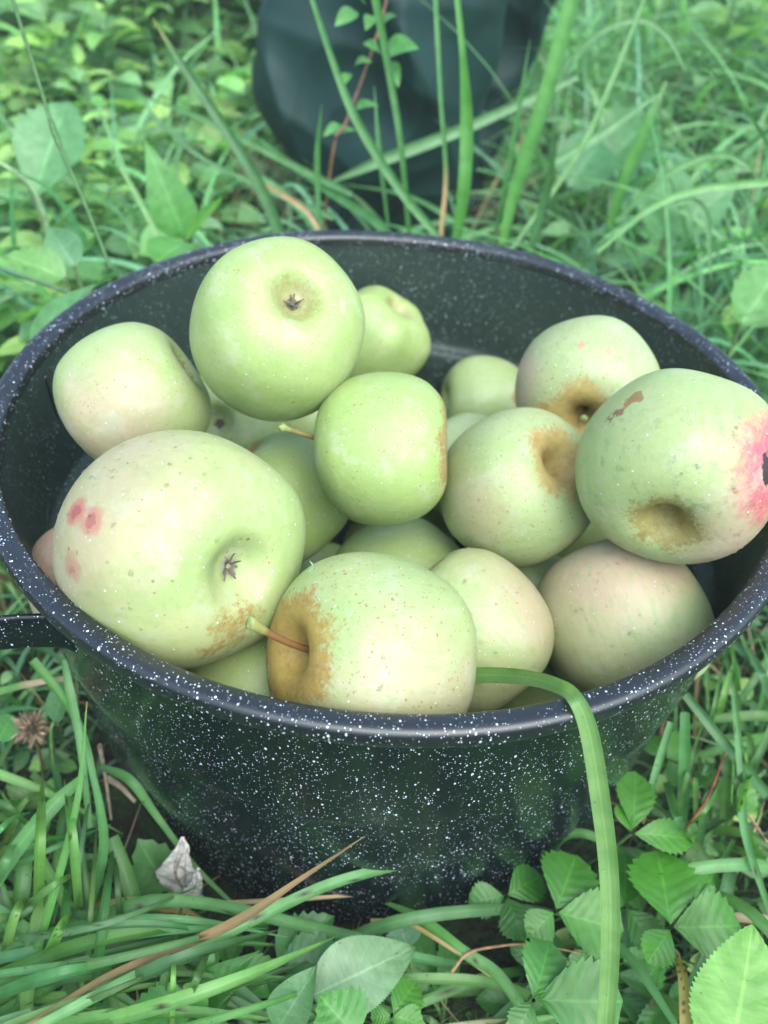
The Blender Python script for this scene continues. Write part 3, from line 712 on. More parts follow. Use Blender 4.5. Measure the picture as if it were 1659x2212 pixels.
gblade('stout dark blade leaning left, left of the dark bag', [(610, 520, 'y', .28), (560, 400, 'y', .29), (480, 270, 'y', .30), (400, 150, 'y', .31), (330, 40, 'y', .32)], [10 * mm, 9 * mm, 8 * mm, 6 * mm, 1 * mm], G4, tipcol=((.25, .25, .06), .85), group=BK)
gblade('thick blade leaning right with a pale folded tip, right background', [(1310, 520, 'y', .45), (1345, 400, 'y', .46), (1400, 270, 'y', .47), (1440, 175, 'y', .48)], [6 * mm, 11 * mm, 11 * mm, 2 * mm], G1, group=BK, tipcol=((.18, .34, .14), .7))
gblade('short dark blade beside the tallest one, pointing up', [(1140, 560, 'y', .27), (1180, 420, 'y', .28), (1203, 280, 'y', .28)], [5 * mm, 7 * mm, .5 * mm], G4, group=BK)
gblade('thin pointed blade between the dark bag and the tallest blade', [(1060, 560, 'y', .34), (1110, 300, 'y', .35), (1145, 85, 'y', .36)], [3 * mm, 4.5 * mm, .5 * mm], G2, group=BK)
gblade('long pale blade slanting across the foot of the dark bag', [(700, 400, 'y', .40), (830, 345, 'y', .42), (1010, 275, 'y', .46), (1250, 165, 'y', .50)], [1 * mm, 10 * mm, 10 * mm, 6 * mm], (.12, .27, .11), group=BK)
gblade('pale blade slanting up to the right, below the arching one', [(1200, 350, 'y', .40), (1300, 290, 'y', .42), (1420, 205, 'y', .44)], [7 * mm, 9 * mm, 2 * mm], (.14, .31, .13), group=BK)
gblade('thin blade arching over at the upper right, tip hanging', [(1150, 300, 'y', .5), (1210, 160, 'y', .5), (1290, 75, 'y', .5), (1380, 42, 'y', .5), (1440, 75, 'y', .49), (1480, 150, 'y', .48)], [4 * mm, 5 * mm, 5 * mm, 2 * mm], (.17, .34, .15), group=BK)
gblade('thin blade in a low arch beyond the right of the rim', [(1330, 480, 'y', .36), (1430, 385, 'y', .36), (1540, 335, 'y', .36), (1610, 355, 'y', .35), (1650, 400, 'y', .35)], [4 * mm, 5 * mm, 4 * mm, 1 * mm], (.16, .34, .13), group=BK)
gblade('long blade bowing in from the right edge above the rim', [(1290, 545, 'y', .25), (1400, 455, 'y', .26), (1510, 410, 'y', .27), (1680, 392, 'y', .28)], [3 * mm, 5 * mm, 6 * mm, 6 * mm], G3, group=BK)
gblade('pale blade bent over with its tip hanging straight down, right of the rim', [(1450, 445, 'y', .30), (1500, 435, 'y', .30), (1528, 480, 'y', .29), (1536, 610, 'y', .27)], [3 * mm, 5 * mm, 5 * mm, .5 * mm], (.15, .32, .14), group=BK)
gblade('narrow light blade standing alone among the weeds at the left', [(355, 540, 'y', .24), (300, 430, 'y', .26), (232, 315, 'y', .28)], [4 * mm, 4.5 * mm, .5 * mm], (.17, .34, .12), group=BK)
gblade('light blade slanting down to the right toward the foot of the bag', [(300, 205, 'y', .46), (450, 262, 'y', .42), (600, 340, 'y', .38), (760, 420, 'y', .34)], [1 * mm, 5 * mm, 6 * mm, 5 * mm], (.13, .29, .11), group=BK)
gblade('second light blade just below the slanting one, left of the bag', [(295, 208, 'y', .50), (420, 330, 'y', .42), (560, 400, 'y', .38), (720, 470, 'y', .32)], [1 * mm, 4 * mm, 5 * mm, 5 * mm], (.15, .31, .14), group=BK)
gblade('withered pinkish blade lying left of the stout dark blade', [(540, 378, 'y', .32), (610, 420, 'y', .30), (660, 455, 'y', .29), (690, 498, 'y', .28)], [2 * mm, 4 * mm, 4 * mm, 4 * mm], (.45, .30, .16), cat='dry blade', group=BK)
gblade('blade crossing low in front of the dark bag toward the pot rim', [(560, 300, 'y', .42), (690, 400, 'y', .36), (800, 470, 'y', .31), (850, 520, 'y', .28)], [3 * mm, 6 * mm, 8 * mm, 8 * mm], G2, group=BK)
gblade('blade leaning right just inside the right edge of the bag', [(1100, 545, 'y', .30), (1250, 330, 'y', .36), (1320, 180, 'y', .40), (1400, -20, 'y', .45)], [3 * mm, 5 * mm, 5 * mm, 3 * mm], (.12, .29, .09), group=BK)
gblade('short pointed blade before the left part of the dark bag', [(690, 490, 'y', .30), (685, 340, 'y', .31), (695, 225, 'y', .31)], [3 * mm, 4.5 * mm, .5 * mm], G2, group=BK)
gblade('short thin blade before the middle of the dark bag', [(840, 500, 'y', .31), (820, 330, 'y', .31), (808, 185, 'y', .32)], [2 * mm, 4 * mm, .5 * mm], (.10, .26, .10), group=BK)
CB = 'green blade among many crossing low in front of the dark bag'
for k in range(72):
    x0 = rnd.uniform(-.26, .26); y0 = rnd.uniform(.22, .46); sg = rnd.choice([-1, 1]); L = rnd.uniform(.12, .30); h = rnd.uniform(.04, .14)
    b = np.array([x0, y0, 0]); d = np.array([sg * rnd.uniform(.5, 1), rnd.uniform(-.1, .6), 0])
    o = MB(); wv = rnd.uniform(.003, .0075)
    blade(o, [b, b + d * L * .2 + [0, 0, h * .6], b + d * L * .6 + [0, 0, h], b + d * L + [0, 0, h * rnd.uniform(.7, 1.15)]], [wv * .8, wv, wv * .8, .0004], pick(GREENS * np.array([1.45, 1.35, 1.45]), 1)[0], n=22, fold=.2, seed=k, roll=rnd.uniform(-.6, .6))
    ob = o.build('grass_strand', M_BLADE, None, origin=b); props(ob, CB, 'grass blade', 'blades crossing before the dark bag')
# the stalk at the far left, with a joint
o = MB(); st = [un(238, 578, 'y', .12), un(175, 420, 'y', .14), un(122, 298, 'y', .16), un(75, 150, 'y', .18), un(40, 40, 'y', .19), un(20, -30, 'y', .2)]
cs = catmull(st, 40); tube(o, cs, np.where(np.abs(np.arange(40) - 16) < 1.2, .0018, .0012), np.array((.05, .15, .035)), 8)
stalk = o.build('grass_stalk', M_STEM, None, origin=st[0]); props(stalk, 'thin jointed grass stalk rising past the left of the pot to the top corner', 'grass stalk')
# in front of the pot
FR = 'grass blades lying in front of the pot'
gblade('long wide blade bent over the front rim and hanging down to the ground', [(975, 1462, 'd', .302), (1060, 1458, 'd', .292), (1140, 1464, 'd', .277), (1203, 1481, 'd', .260), (1240, 1506, 'd', .2440), (1270, 1572, 'd', .2440), (1293, 1700, 'd', .250), (1315, 1880, 'd', .262), (1318, 2060, 'd', .270), (1305, 2260, 'd', .280)],
       [6.0 * mm, 5.8 * mm, 5.2 * mm, 5.0 * mm, 5.9 * mm, 6.4 * mm, 6.5 * mm, 6.1 * mm], (.20, .36, .12), n=70, fold=.20, group=FR, seed=3)
gblade('broad arching blade with a pale midrib at the lower left', [(-30, 2150, 'z', .06), (70, 2070, 'z', .07), (180, 2005, 'z', .078), (290, 1958, 'z', .082), (380, 1946, 'z', .08), (500, 1962, 'z', .07), (680, 2005, 'z', .055), (850, 2040, 'z', .04)], [6.72 * mm, 7.14 * mm, 6.72 * mm, 5.04 * mm, 5.04 * mm, 4.20 * mm], (.085, .235, .07), n=46, marks=3, group=FR, seed=4)
gblade('long straight blade with dark flecks, its tip across the pot base', [(40, 2240, 'z', .09), (250, 2130, 'z', .09), (480, 2020, 'z', .085), (700, 1915, 'z', .085), (860, 1870, 'z', .085), (985, 1842, 'z', .085)], [3.36 * mm, 4.20 * mm, 4.62 * mm, 4.62 * mm, 3.36 * mm, .3 * mm], (.13, .32, .11), n=44, marks=5, group=FR, seed=5)
gblade('stiff brown withered blade pointing up across the dark base of the pot', [(60, 2215, 'z', .08), (230, 2110, 'z', .085), (400, 2040, 'z', .09), (520, 1985, 'z', .10), (640, 1905, 'z', .11), (787, 1807, 'z', .12)], [1.68 * mm, 2.52 * mm, 3.36 * mm, 3.78 * mm, 2.10 * mm, .3 * mm], (.27, .18, .08), cat='dry blade', marks=3, group=FR, seed=6)
gblade('pale straw lying flat below the pot front', [(440, 1952, 'z', .045), (600, 1945, 'z', .05), (750, 1935, 'z', .05), (830, 1934, 'z', .05)], [1.68 * mm, 2.10 * mm, 1.26 * mm, .3 * mm], (.5, .36, .22), cat='dry blade', group=FR)
gblade('blade sloping down to the right from the centre of the pot base', [(810, 1940, 'z', .04), (910, 1985, 'z', .05), (1000, 2055, 'z', .055), (1080, 2110, 'z', .05), (1160, 2230, 'z', .04)], [.3 * mm, 4.20 * mm, 5.04 * mm, 5.04 * mm, 4.20 * mm], (.12, .31, .08), tipcol=None, marks=3, group=FR, seed=7)
gblade('brown edged dry blade beside the green one that slopes down', [(800, 1988, 'z', .045), (880, 1995, 'z', .05), (960, 2040, 'z', .055), (1060, 2110, 'z', .05)], [1.68 * mm, 2.10 * mm, 1.68 * mm, 0.84 * mm], (.42, .30, .13), cat='dry blade', group=FR)
gblade('wide blade bending down toward the left edge, half way up', [(185, 1672, 'z', .10), (120, 1735, 'z', .10), (50, 1815, 'z', .09), (-20, 1920, 'z', .07)], [2.52 * mm, 6.30 * mm, 6.72 * mm, 5.88 * mm], (.12, .30, .10), group=FR)
gblade('thin upright blade with a brown tip at the lower left', [(20, 2230, 'z', .04), (90, 2020, 'z', .08), (165, 1740, 'z', .12), (188, 1515, 'z', .15)], [3.36 * mm, 3.36 * mm, 2.69 * mm, .3 * mm], (.11, .29, .07), tipcol=((.45, .32, .14), .93), group=FR)
gblade('curved blade behind the thin upright one at the lower left', [(180, 1600, 'z', .12), (215, 1740, 'z', .10), (222, 1850, 'z', .08), (180, 1990, 'z', .06), (150, 2060, 'z', .05)], [1.68 * mm, 3.36 * mm, 4.20 * mm, 4.20 * mm, 3.36 * mm], G2, group=FR)
gblade('blade emerging from under the pot handle', [(70, 1425, 'z', .11), (130, 1500, 'z', .10), (180, 1590, 'z', .095), (215, 1740, 'z', .08)], [4.20 * mm, 3.78 * mm, 3.36 * mm, 2.52 * mm], (.12, .31, .08), group=FR)
gblade('folded pale blade hugging the left side of the pot', [(138, 1425, 'z', .12), (152, 1500, 'z', .11), (172, 1600, 'z', .10), (195, 1790, 'z', .07)], [2.52 * mm, 4.20 * mm, 3.36 * mm, 2.52 * mm], (.15, .34, .13), group=FR)
gblade('straw coloured half dead blade at the left edge below the handle', [(-20, 1498, 'z', .08), (60, 1478, 'z', .09), (140, 1466, 'z', .10)], [4.20 * mm, 3.36 * mm, 2.52 * mm], (.13, .30, .08), tipcol=((.5, .38, .24), .35), cat='dry blade', group=FR)
gblade('blade running down along the left foot of the pot', [(215, 1655, 'z', .07), (280, 1685, 'z', .075), (340, 1765, 'z', .06), (420, 1870, 'z', .045), (505, 1955, 'z', .03)], [2.52 * mm, 4.62 * mm, 3.36 * mm, 2.52 * mm, 1.68 * mm], (.09, .25, .07), group=FR)
gblade('wide upright blade left of the pale dead leaf', [(240, 1810, 'z', .07), (275, 1900, 'z', .06), (300, 1990, 'z', .05), (320, 2090, 'z', .03)], [6.72 * mm, 7.14 * mm, 6.72 * mm, 5.88 * mm], (.085, .22, .05), group=FR)
gblade('long brown yellow dying blade at the lower left', [(-20, 2085, 'z', .05), (60, 2040, 'z', .055), (150, 1965, 'z', .05), (260, 1955, 'z', .045), (420, 1975, 'z', .04)], [4.20 * mm, 4.20 * mm, 3.36 * mm, 3.36 * mm, 0.84 * mm], (.42, .25, .08), cat='dry blade', marks=6, group=FR)
gblade('wide dull blade hanging at the left edge near the bottom', [(55, 1800, 'z', .07), (50, 1900, 'z', .065), (30, 2050, 'z', .05)], [5.88 * mm, 6.72 * mm, 5.88 * mm], (.08, .22, .06), group=FR)
gblade('stout upright blade rising between strawberry leaves and the right rim', [(1470, 1800, 'z', .04), (1478, 1690, 'z', .08), (1480, 1540, 'z', .12)], [5.04 * mm, 5.88 * mm, 4.20 * mm], (.11, .28, .10), group=FR)
gblade('long blade down the right edge with small dark spots', [(1585, 1500, 'z', .11), (1600, 1650, 'z', .10), (1610, 1800, 'z', .08), (1665, 1975, 'z', .05)], [2.52 * mm, 3.78 * mm, 3.78 * mm, 2.52 * mm], (.11, .28, .10), marks=4, group=FR)
gblade('brown tipped blade leaning by the right side of the pot', [(1390, 1780, 'z', .06), (1410, 1690, 'z', .08), (1450, 1560, 'z', .10)], [0.84 * mm, 3.36 * mm, 3.36 * mm], (.40, .26, .11), tipcol=((.14, .33, .12), .25), group=FR)
gblade('broad dark blade crossing the lower right corner of the rim shadow', [(1480, 1500, 'z', .11), (1560, 1600, 'z', .10), (1660, 1720, 'z', .08)], [4.20 * mm, 5.04 * mm, 5.04 * mm], G4, group=FR)
gblade('blade looping over behind the strawberry leaves', [(1190, 1900, 'z', .02), (1200, 1830, 'z', .05), (1240, 1800, 'z', .06), (1300, 1815, 'z', .06), (1400, 1880, 'z', .04)], [2.52 * mm, 3.36 * mm, 4.20 * mm, 4.20 * mm, 3.36 * mm], (.07, .20, .045), group=FR)
gblade('pale narrow blade running out from under the draped one', [(1295, 2010, 'z', .045), (1370, 2080, 'z', .055), (1460, 2215, 'z', .06)], [2.52 * mm, 4.20 * mm, 2.52 * mm], (.15, .34, .13), group=FR)
gblade('black and yellow dying blade near the bright leaf at the lower right', [(1455, 2055, 'z', .05), (1475, 2110, 'z', .055), (1480, 2230, 'z', .05)], [2.52 * mm, 4.20 * mm, 4.20 * mm], (.40, .30, .08), cat='dry blade', marks=12, group=FR)
gblade('tiny pale grass sliver standing between the biggest and front apples', [(668, 1236, 'd', .262), (676, 1222, 'd', .2605), (669, 1212, 'd', .259)], [1.01 * mm, 0.84 * mm, .3 * mm], (.3, .45, .28), n=10)
# many more, not told apart in the picture
SAME = 'blade among the crowd of similar green blades at the foot of the pot'
SAMEL = 'green grass blade among many alike, low beside the foot of the pot'
def foot(N, az0, az1, r0, r1, hz, wd):
    for k in range(N):
        a = math.radians(rnd.uniform(az0, az1)); rr = rnd.uniform(r0, r1)
        b = np.array([rr * math.cos(a), rr * math.sin(a), 0.0]); dirn = rnd.uniform(0, 2 * PI)
        L = rnd.uniform(.06, .17); h = rnd.uniform(*hz)
        d = np.array([math.cos(dirn), math.sin(dirn), 0])
        e = b + d * L
        rad = np.array([math.cos(a), math.sin(a), 0])
        P = [b, b + d * L * .35 + [0, 0, h], b + d * L * .75 + [0, 0, h * .95], e + [0, 0, h * rnd.uniform(.1, .8)]]
        if any(math.hypot(q[0], q[1]) < .180 for q in P): continue
        o = MB(); wv = rnd.uniform(*wd)
        dry = rnd.random() < .08
        c_ = pick(STRAW if dry else GREENS * np.array([1.05, .95, .75]), 1)[0]
        blade(o, P, [wv * .8, wv, wv * .8, .0003], c_, n=18, fold=.2, marks=rnd.choice([0, 0, 2, 4]), seed=k, face=(rnd.uniform(-.5, .5), rnd.uniform(-.8, .1), 1))
        ob = o.build('straw' if dry else 'grass_strand', M_BLADE, None, origin=b)
        props(ob, 'dry straw coloured blade lying loose at the foot of the pot' if dry else SAMEL, 'dry blade' if dry else 'grass blade', 'dry blades at the foot of the pot' if dry else 'green blades at the foot of the pot')
def flow(N, sx, sy, dx, dy, zr, wd):
    for k in range(N):
        p0 = (rnd.uniform(*sx), rnd.uniform(*sy)); dd = (rnd.uniform(*dx), rnd.uniform(*dy)); z = rnd.uniform(*zr)
        bow = rnd.uniform(-60, 30)
        P = [un(p0[0] + dd[0] * t, p0[1] + dd[1] * t + bow * math.sin(t * PI), 'z', z * (.5 + .9 * math.sin(PI * (.12 + .75 * t)))) for t in (0, .33, .66, 1)]
        if any(math.hypot(q[0], q[1]) < .186 for q in P): continue
        o = MB(); wv = rnd.uniform(*wd)
        blade(o, P, [wv * .9, wv, wv * .8, .0003], pick(GREENS * np.array([1.0, .90, .68]), 1)[0], n=26, fold=.25, marks=rnd.choice([0, 0, 1, 3]), seed=k + 50, roll=rnd.uniform(-.7, .7))
        ob = o.build('grass_strand', M_BLADE, None, origin=P[0]); props(ob, SAMEL, 'grass blade', 'green blades at the foot of the pot')
flow(46, (-150, 200), (2020, 2290), (250, 700), (-220, -20), (.035, .075), (.0022, .0058))
flow(34, (-120, 120), (1600, 2100), (60, 330), (-330, 120), (.035, .08), (.0022, .0055))
flow(22, (60, 420), (1950, 2250), (-60, 90), (-420, -150), (.04, .085), (.002, .005))
flow(30, (1430, 1720), (1480, 1830), (-90, 110), (-280, 120), (.03, .08), (.002, .0052))
flow(14, (700, 1250), (2080, 2290), (-420, 420), (-110, 60), (.02, .045), (.002, .0045))
foot(70, 192, 262, .195, .32, (.02, .07), (.003, .008))
foot(26, 262, 300, .20, .27, (.01, .028), (.003, .006))
foot(75, 296, 360, .20, .34, (.02, .07), (.003, .007))
foot(40, 150, 195, .22, .36, (.03, .09), (.003, .007))

# ------------------------------------------------------------------ strawberry leaves (three leaflets on a stalk)
def trifoliate(label, c, tips, z, col, widthk=.92, seed=0):
    C = un(*c, 'z', z); root = empty('strawberry_leaf', (C[0], C[1], gh(C[0], C[1]).item()), label, 'strawberry leaf', 'three part strawberry leaves')
    org = np.array(root.location)
    r_ = np.random.default_rng(seed)
    for i, t in enumerate(tips):
        zt = z + (t[2] if len(t) > 2 else -.002)
        Tp = un(t[0], t[1], 'z', zt); L = np.linalg.norm(Tp - C)
        B = C + (Tp - C) * .06
        o = MB(); nn = nrm(np.array([r_.uniform(-.15, .15), -.25 + r_.uniform(-.15, .1), 1]))
        leaf(o, B, Tp, L * widthk, nn, np.array(col) * np.array([.75, .82, .45]) * r_.uniform(.65, 1.05), 'obovate', teeth=10, fold=.05, curl=.16, pucker=L * .011, seed=seed * 7 + i, colvar=.05)
        o.build('leaflet', M_BERRY, root, origin=org)
    o = MB(); g0 = C + np.array([r_.uniform(-.01, .01), .015, 0]); g0[2] = 0
    tube(o, catmull([g0, (g0 + C) / 2 + [.003, 0, .004], C + [0, 0, -.0005]], 10), .0008, np.array((.12, .24, .07)), 8)
    o.build('stalk', M_STEM, root, origin=org)
SG = (.06, .22, .04)
trifoliate('strawberry leaf touching the draped blade from its left, fully open', (1200, 1968), [(1247, 1843), (1140, 2024), (1350, 2012)], .070, (.085, .27, .065), seed=1)
trifoliate('darker strawberry leaf closest to the pot base', (1094, 1934), [(1012, 1950), (1172, 1890), (1132, 2034)], .055, (.055, .20, .045), seed=2, widthk=.85)
trifoliate('large strawberry leaf right of the draped blade with a tall top leaflet', (1450, 2004), [(1420, 1832), (1605, 2000), (1400, 2080)], .075, (.08, .26, .055), seed=3, widthk=.86)
trifoliate('strawberry leaf tucked behind the large one at the right', (1500, 1955), [(1548, 1880), (1570, 1950), (1470, 1850)], .055, (.09, .27, .08), seed=4)
trifoliate('strawberry leaf at the bottom edge left of the draped blade', (1153, 2160), [(1190, 2030), (1350, 2165), (1110, 2240)], .085, (.075, .25, .075), seed=5, widthk=.82)
trifoliate('strawberry leaf high against the right side of the pot, narrow leaflets', (1366, 1798), [(1376, 1662), (1500, 1812), (1335, 1735)], .085, (.10, .28, .07), seed=6, widthk=.55)
trifoliate('half hidden strawberry leaf right behind the draped blade', (1350, 1960), [(1352, 1840), (1425, 2050), (1290, 1930)], .058, (.05, .20, .035), seed=7, widthk=.8)
trifoliate('small strawberry leaf at the bottom edge beside the large pale serrated leaf', (846, 2192), [(900, 2120), (915, 2215), (800, 2200)], .06, (.09, .28, .06), seed=8)
trifoliate('small strawberry leaf by the right edge under the rim shade', (1560, 1700), [(1610, 1640), (1640, 1740), (1500, 1660)], .06, (.09, .25, .06), seed=9)
trifoliate('small strawberry leaf behind the narrow one, near the pot side', (1440, 1640), [(1490, 1600), (1400, 1590), (1480, 1700)], .05, (.08, .24, .05), seed=10)

# ------------------------------------------------------------------ single leaves and small plants in front
def one_leaf(label, base, tip, width, col, z=(.06, .06), shape='ovate', teeth=0, normal=(0, -.3, 1), fold=.15, curl=.1, pucker=0, mat=None, name='leaf', group='single leaves in front of the pot', cat='leaf', seed=0, stalk=True):
    B, T = un(*base, 'z', z[0]), un(*tip, 'z', z[1])
    root = empty(name, (B[0], B[1], 0), label, cat, group); org = np.array(root.location)
    o = MB(); leaf(o, B, T, width, normal, col, shape, teeth, fold, curl, pucker, seed=seed, nl=None if teeth else 26); o.build('blade', mat or M_LEAF, root, origin=org)
    if stalk:
        o = MB(); d = nrm(B - T); g0 = B + d * .015; g0[2] = max(.0, B[2] - .03)
        tube(o, catmull([g0, B + d * .006 - [0, 0, .002], B], 8), .0008, np.array((.14, .26, .08)), 8); o.build('stalk', M_STEM, root, origin=org)
    return root
one_leaf('large pale grey green serrated leaf showing its underside at the bottom', (675, 2150), (898, 2045), .030, (.18, .31, .16), (.068, .068), 'ovate', 40, (0, -.2, 1), .05, .05, seed=1)
one_leaf('big bright yellow green pointed leaf in the lower right corner', (1575, 2300), (1630, 1998), .040, (.15, .36, .06), (.085, .105), 'ovate', 26, (-.1, -.3, 1), .07, .14, .0005, seed=2)
one_leaf('upright pointed leaf rising beside the big pale leaf', (410, 2150), (466, 2022), .013, (.07, .22, .05), (.06, .075), 'lance', 0, (.6, -.3, .6), .3, .1, seed=3)
one_leaf('dark narrow leaf slanting right, bottom centre left', (425, 2165), (556, 2054), .016, (.055, .18, .04), (.06, .075), 'lance', 0, (-.2, -.3, 1), .25, .15, seed=4)
one_leaf('paler twisted leaf pointing right beside the dark narrow leaf', (450, 2155), (608, 2100), .013, (.12, .29, .09), (.06, .07), 'lance', 0, (.1, .5, .8), .25, .2, seed=5)
one_leaf('dusty green upright leaf just left of the large pale leaf', (598, 2225), (683, 2090), .019, (.12, .25, .11), (.06, .08), 'ovate', 0, (-.2, -.4, 1), .2, .1, seed=6)
one_leaf('glossy dark leaf under the crossing blades near the pot base', (600, 2075), (722, 1978), .024, (.045, .17, .045), (.045, .05), 'ovate', 8, (.1, -.2, 1), .15, .1, seed=7)
one_leaf('dark wet broad leaf behind the large pale leaf', (615, 2092), (750, 2060), .026, (.05, .18, .06), (.05, .05), 'ovate', 9, (0, -.1, 1), .12, .1, seed=8)
one_leaf('toothed bright leaf at the bottom edge below the large pale leaf', (770, 2240), (690, 2150), .026, (.07, .24, .045), (.08, .085), 'ovate', 8, (.2, -.3, 1), .15, .12, .0006, seed=9)
one_leaf('glossy wet leaf at the bottom edge, lower left', (410, 2185), (270, 2190), .022, (.08, .27, .06), (.07, .07), 'ovate', 8, (0, -.2, 1), .1, .15, seed=10)
one_leaf('lobed toothed green leaf behind the pale dead leaf', (365, 1925), (298, 1815), .026, (.09, .23, .08), (.03, .055), 'ovate', 6, (.2, -.4, 1), .1, .1, .0006, seed=11)
one_leaf('bright leaf below the upright pointed leaf', (410, 2170), (445, 2130), .014, (.10, .30, .06), (.072, .075), 'ovate', 0, (0, -.3, 1), .1, .1, seed=12)
one_leaf('small rounded leaf at the left edge near the dried flower head', (-5, 1600), (28, 1545), .016, (.08, .26, .06), (.05, .055), 'round', 0, (0, -.3, 1), .05, .1, seed=14)
one_leaf('bluish leaf low in front of the pot base, centre', (880, 2050), (858, 1975), .018, (.10, .23, .13), (.035, .045), 'ovate', 7, (.1, -.4, 1), .1, .1, seed=15)
one_leaf('green leaf hanging below the pot handle', (115, 1560), (160, 1420), .014, (.09, .22, .09), (.07, .10), 'lance', 0, (-.3, -.3, 1), .15, .1, seed=16)

# small clumps filling the bottom strip
def clump(px, py, z, n, size, label, group, seed, col=(.07, .23, .05), shape='ovate', teeth=0):
    C = un(px, py, 'z', z * .4); r_ = np.random.default_rng(seed)
    root = empty('weed', (C[0], C[1], 0), label, 'weed', group); org = np.array(root.location)
    o = MB(); s_ = MB()
    for k in range(n):
        a = r_.uniform(0, 2 * PI); d = np.array([math.cos(a), math.sin(a), 0]); hh = z * r_.uniform(.45, 1)
        B = np.array([C[0], C[1], 0]) + d * r_.uniform(.2, .9) * size + [0, 0, hh]
        L = size * r_.uniform(.7, 1.3); T = B + d * L + [0, 0, r_.uniform(-.35, .25) * L]
        leaf(o, B, T, L * r_.uniform(.45, .62), (r_.uniform(-.3, .3), -.25 + r_.uniform(-.3, .3), 1), np.array(col) * r_.uniform(.7, 1.35), shape, teeth, .15, .2, 0, nl=None if teeth else 10, seed=k)
        tube(s_, catmull([np.array([C[0], C[1], 0]), (np.array([C[0], C[1], 0]) + B) / 2 + [0, 0, .005], B], 6), size * .025, np.array((.12, .22, .07)), 5)
    o.build('leaves', M_LEAF, root, origin=org); s_.build('stems', M_STEM, root, origin=org)
    return root
WL, WG = 'small green weed clump among others at the foot of the pot', 'weed clumps at the foot of the pot'
for k in range(46):
    px = rnd.uniform(-40, 1700); py = rnd.uniform(1960, 2230)
    if px < 280 and rnd.random() < .3: py = rnd.uniform(1500, 1950)
    if px > 1400: py = rnd.uniform(1480, 2230)
    if 1150 < px <= 1400: py = rnd.uniform(2050, 2230)
    q = un(px, py, 'z', .02)
    if math.hypot(q[0], q[1]) < .205: continue
    clump(px, py, rnd.uniform(.025, .048), rnd.randint(5, 9), rnd.uniform(.012, .022), WL, WG, 100 + k, rnd.choice([(.055, .19, .04), (.08, .25, .06), (.06, .17, .06), (.10, .28, .07)]), rnd.choice(['ovate', 'round', 'obovate']), rnd.choice([0, 7]))

# ------------------------------------------------------------------ pale dead leaf
rt = un(395, 1935, 'z', .03)
root = empty('dead_leaf', (rt[0], rt[1], 0), 'crumpled whitish dead leaf with brown veins against the left foot of the pot', 'dead leaf'); org = np.array(root.location)
def deadpiece(base, tip, w, seed, curlx, yb):
    r_ = np.random.default_rng(seed); n, k = 60, 37
    B = un(*base, 'y', yb); T = un(*tip, 'y', yb)
    ax = T - B; L = np.linalg.norm(ax); ax = ax / L; side = CAMROT[:, 0]; side = nrm(side - ax * (side @ ax)); nn = np.cross(side, ax)
    if nn[1] > 0: nn = -nn
    u = np.linspace(0, 1, n); s_ = np.linspace(-1, 1, k)
    ww = w * .55 * np.minimum(1, np.clip(1.02 - u, 0, 1) / .6) ** .85 * (.75 + .25 * np.minimum(1, u / .3)) * (1 + .08 * np.sin(u * 13 + seed) + .03 * r_.normal(size=n) + .10 * (np.abs(np.sin(u * 16)) - .5))
    ww[-1] = .0006; ww[0] = ww[0] * .5
    ctr = B + ax * (u * L)[:, None] + side * (.10 * w * np.sin(u * 7 + seed))[:, None]
    P = ctr[:, None] + side * (np.sin(s_ * curlx) / max(.3, math.sin(min(curlx, 1.5))))[None, :, None] * ww[:, None, None] + nn * ((np.cos(s_ * curlx) - .6)[None, :, None] * ww[:, None, None] * .35)
    wav = .0005 * np.sin(u * 23 + 3)[:, None] * np.cos(s_ * 4 + seed)[None] + .0003 * np.sin(u * 41)[:, None] * np.sin(s_ * 7)[None] + .00003 * r_.normal(size=(n, k)) + .0003 * (1 - 2 * np.abs(np.sin(u * 9 + 1)))[:, None] * (1 - 2 * np.abs(np.sin(s_ * 2.6 + seed)))[None]
    P = P + nn * wav[..., None]
    base_c = np.array((.60, .585, .575)); vein = np.array((.24, .12, .08))
    vm = np.zeros((n, k))
    for a, b, sl in ((0, 0, .0), (.15, .1, .8), (.4, 0, -.7), (.62, .05, .7), (.25, .2, -.9)):
        for i in range(n):
            t = u[i] - a
            if t < 0: continue
            j = b + sl * t; jj = int(round((j + 1) / 2 * (k - 1)))
            if 0 <= jj < k: vm[i, jj] = 1
    cc = base_c * (1 - .85 * vm[..., None]) + vein * .85 * vm[..., None]
    cc[:, 0] = vein; cc[:, -1] = vein * 1.2; cc *= 1 + .03 * r_.normal(size=(n, k, 1))
    o = MB(); o.grid(P, cc, np.zeros((n, k, 2))); return o
deadpiece((396, 1950), (386, 1808), .0180, 1, .6, -.1655).build('leaf_body', M_DRY, root, origin=org, solid=.0004)
deadpiece((408, 1945), (432, 1876), .0065, 4, 1.3, -.172).build('curled_edge', M_DRY, root, origin=org, solid=.0004)

# ------------------------------------------------------------------ dried clover head
hc = un(70, 1572, 'z', .065)
root = empty('clover_head', (hc[0], hc[1], 0), 'dried brown spiky clover head in the grass below the pot handle', 'clover head'); org = np.array(root.location)
o = MB(); r_ = np.random.default_rng(8)
for k in range(130):
    d = nrm(r_.normal(size=3)); 
    if d[2] < -.75: continue
    B = hc + d * .0025; T = hc + d * r_.uniform(.0075, .0125)
    leaf(o, B, T, .0022, np.cross(d, r_.normal(size=3)), np.array((.30, .22, .15)) * r_.uniform(.45, 1.5), 'lance', 0, .2, .3, 0, nl=6, seed=k)
o.build('florets', M_DRY, root, origin=org)
o = MB(); tube(o, catmull([[hc[0] - .01, hc[1], 0], [hc[0] - .004, hc[1], .03], hc], 12), .0009, np.array((.16, .12, .06)), 8); o.build('stem', M_STEM, root, origin=org)

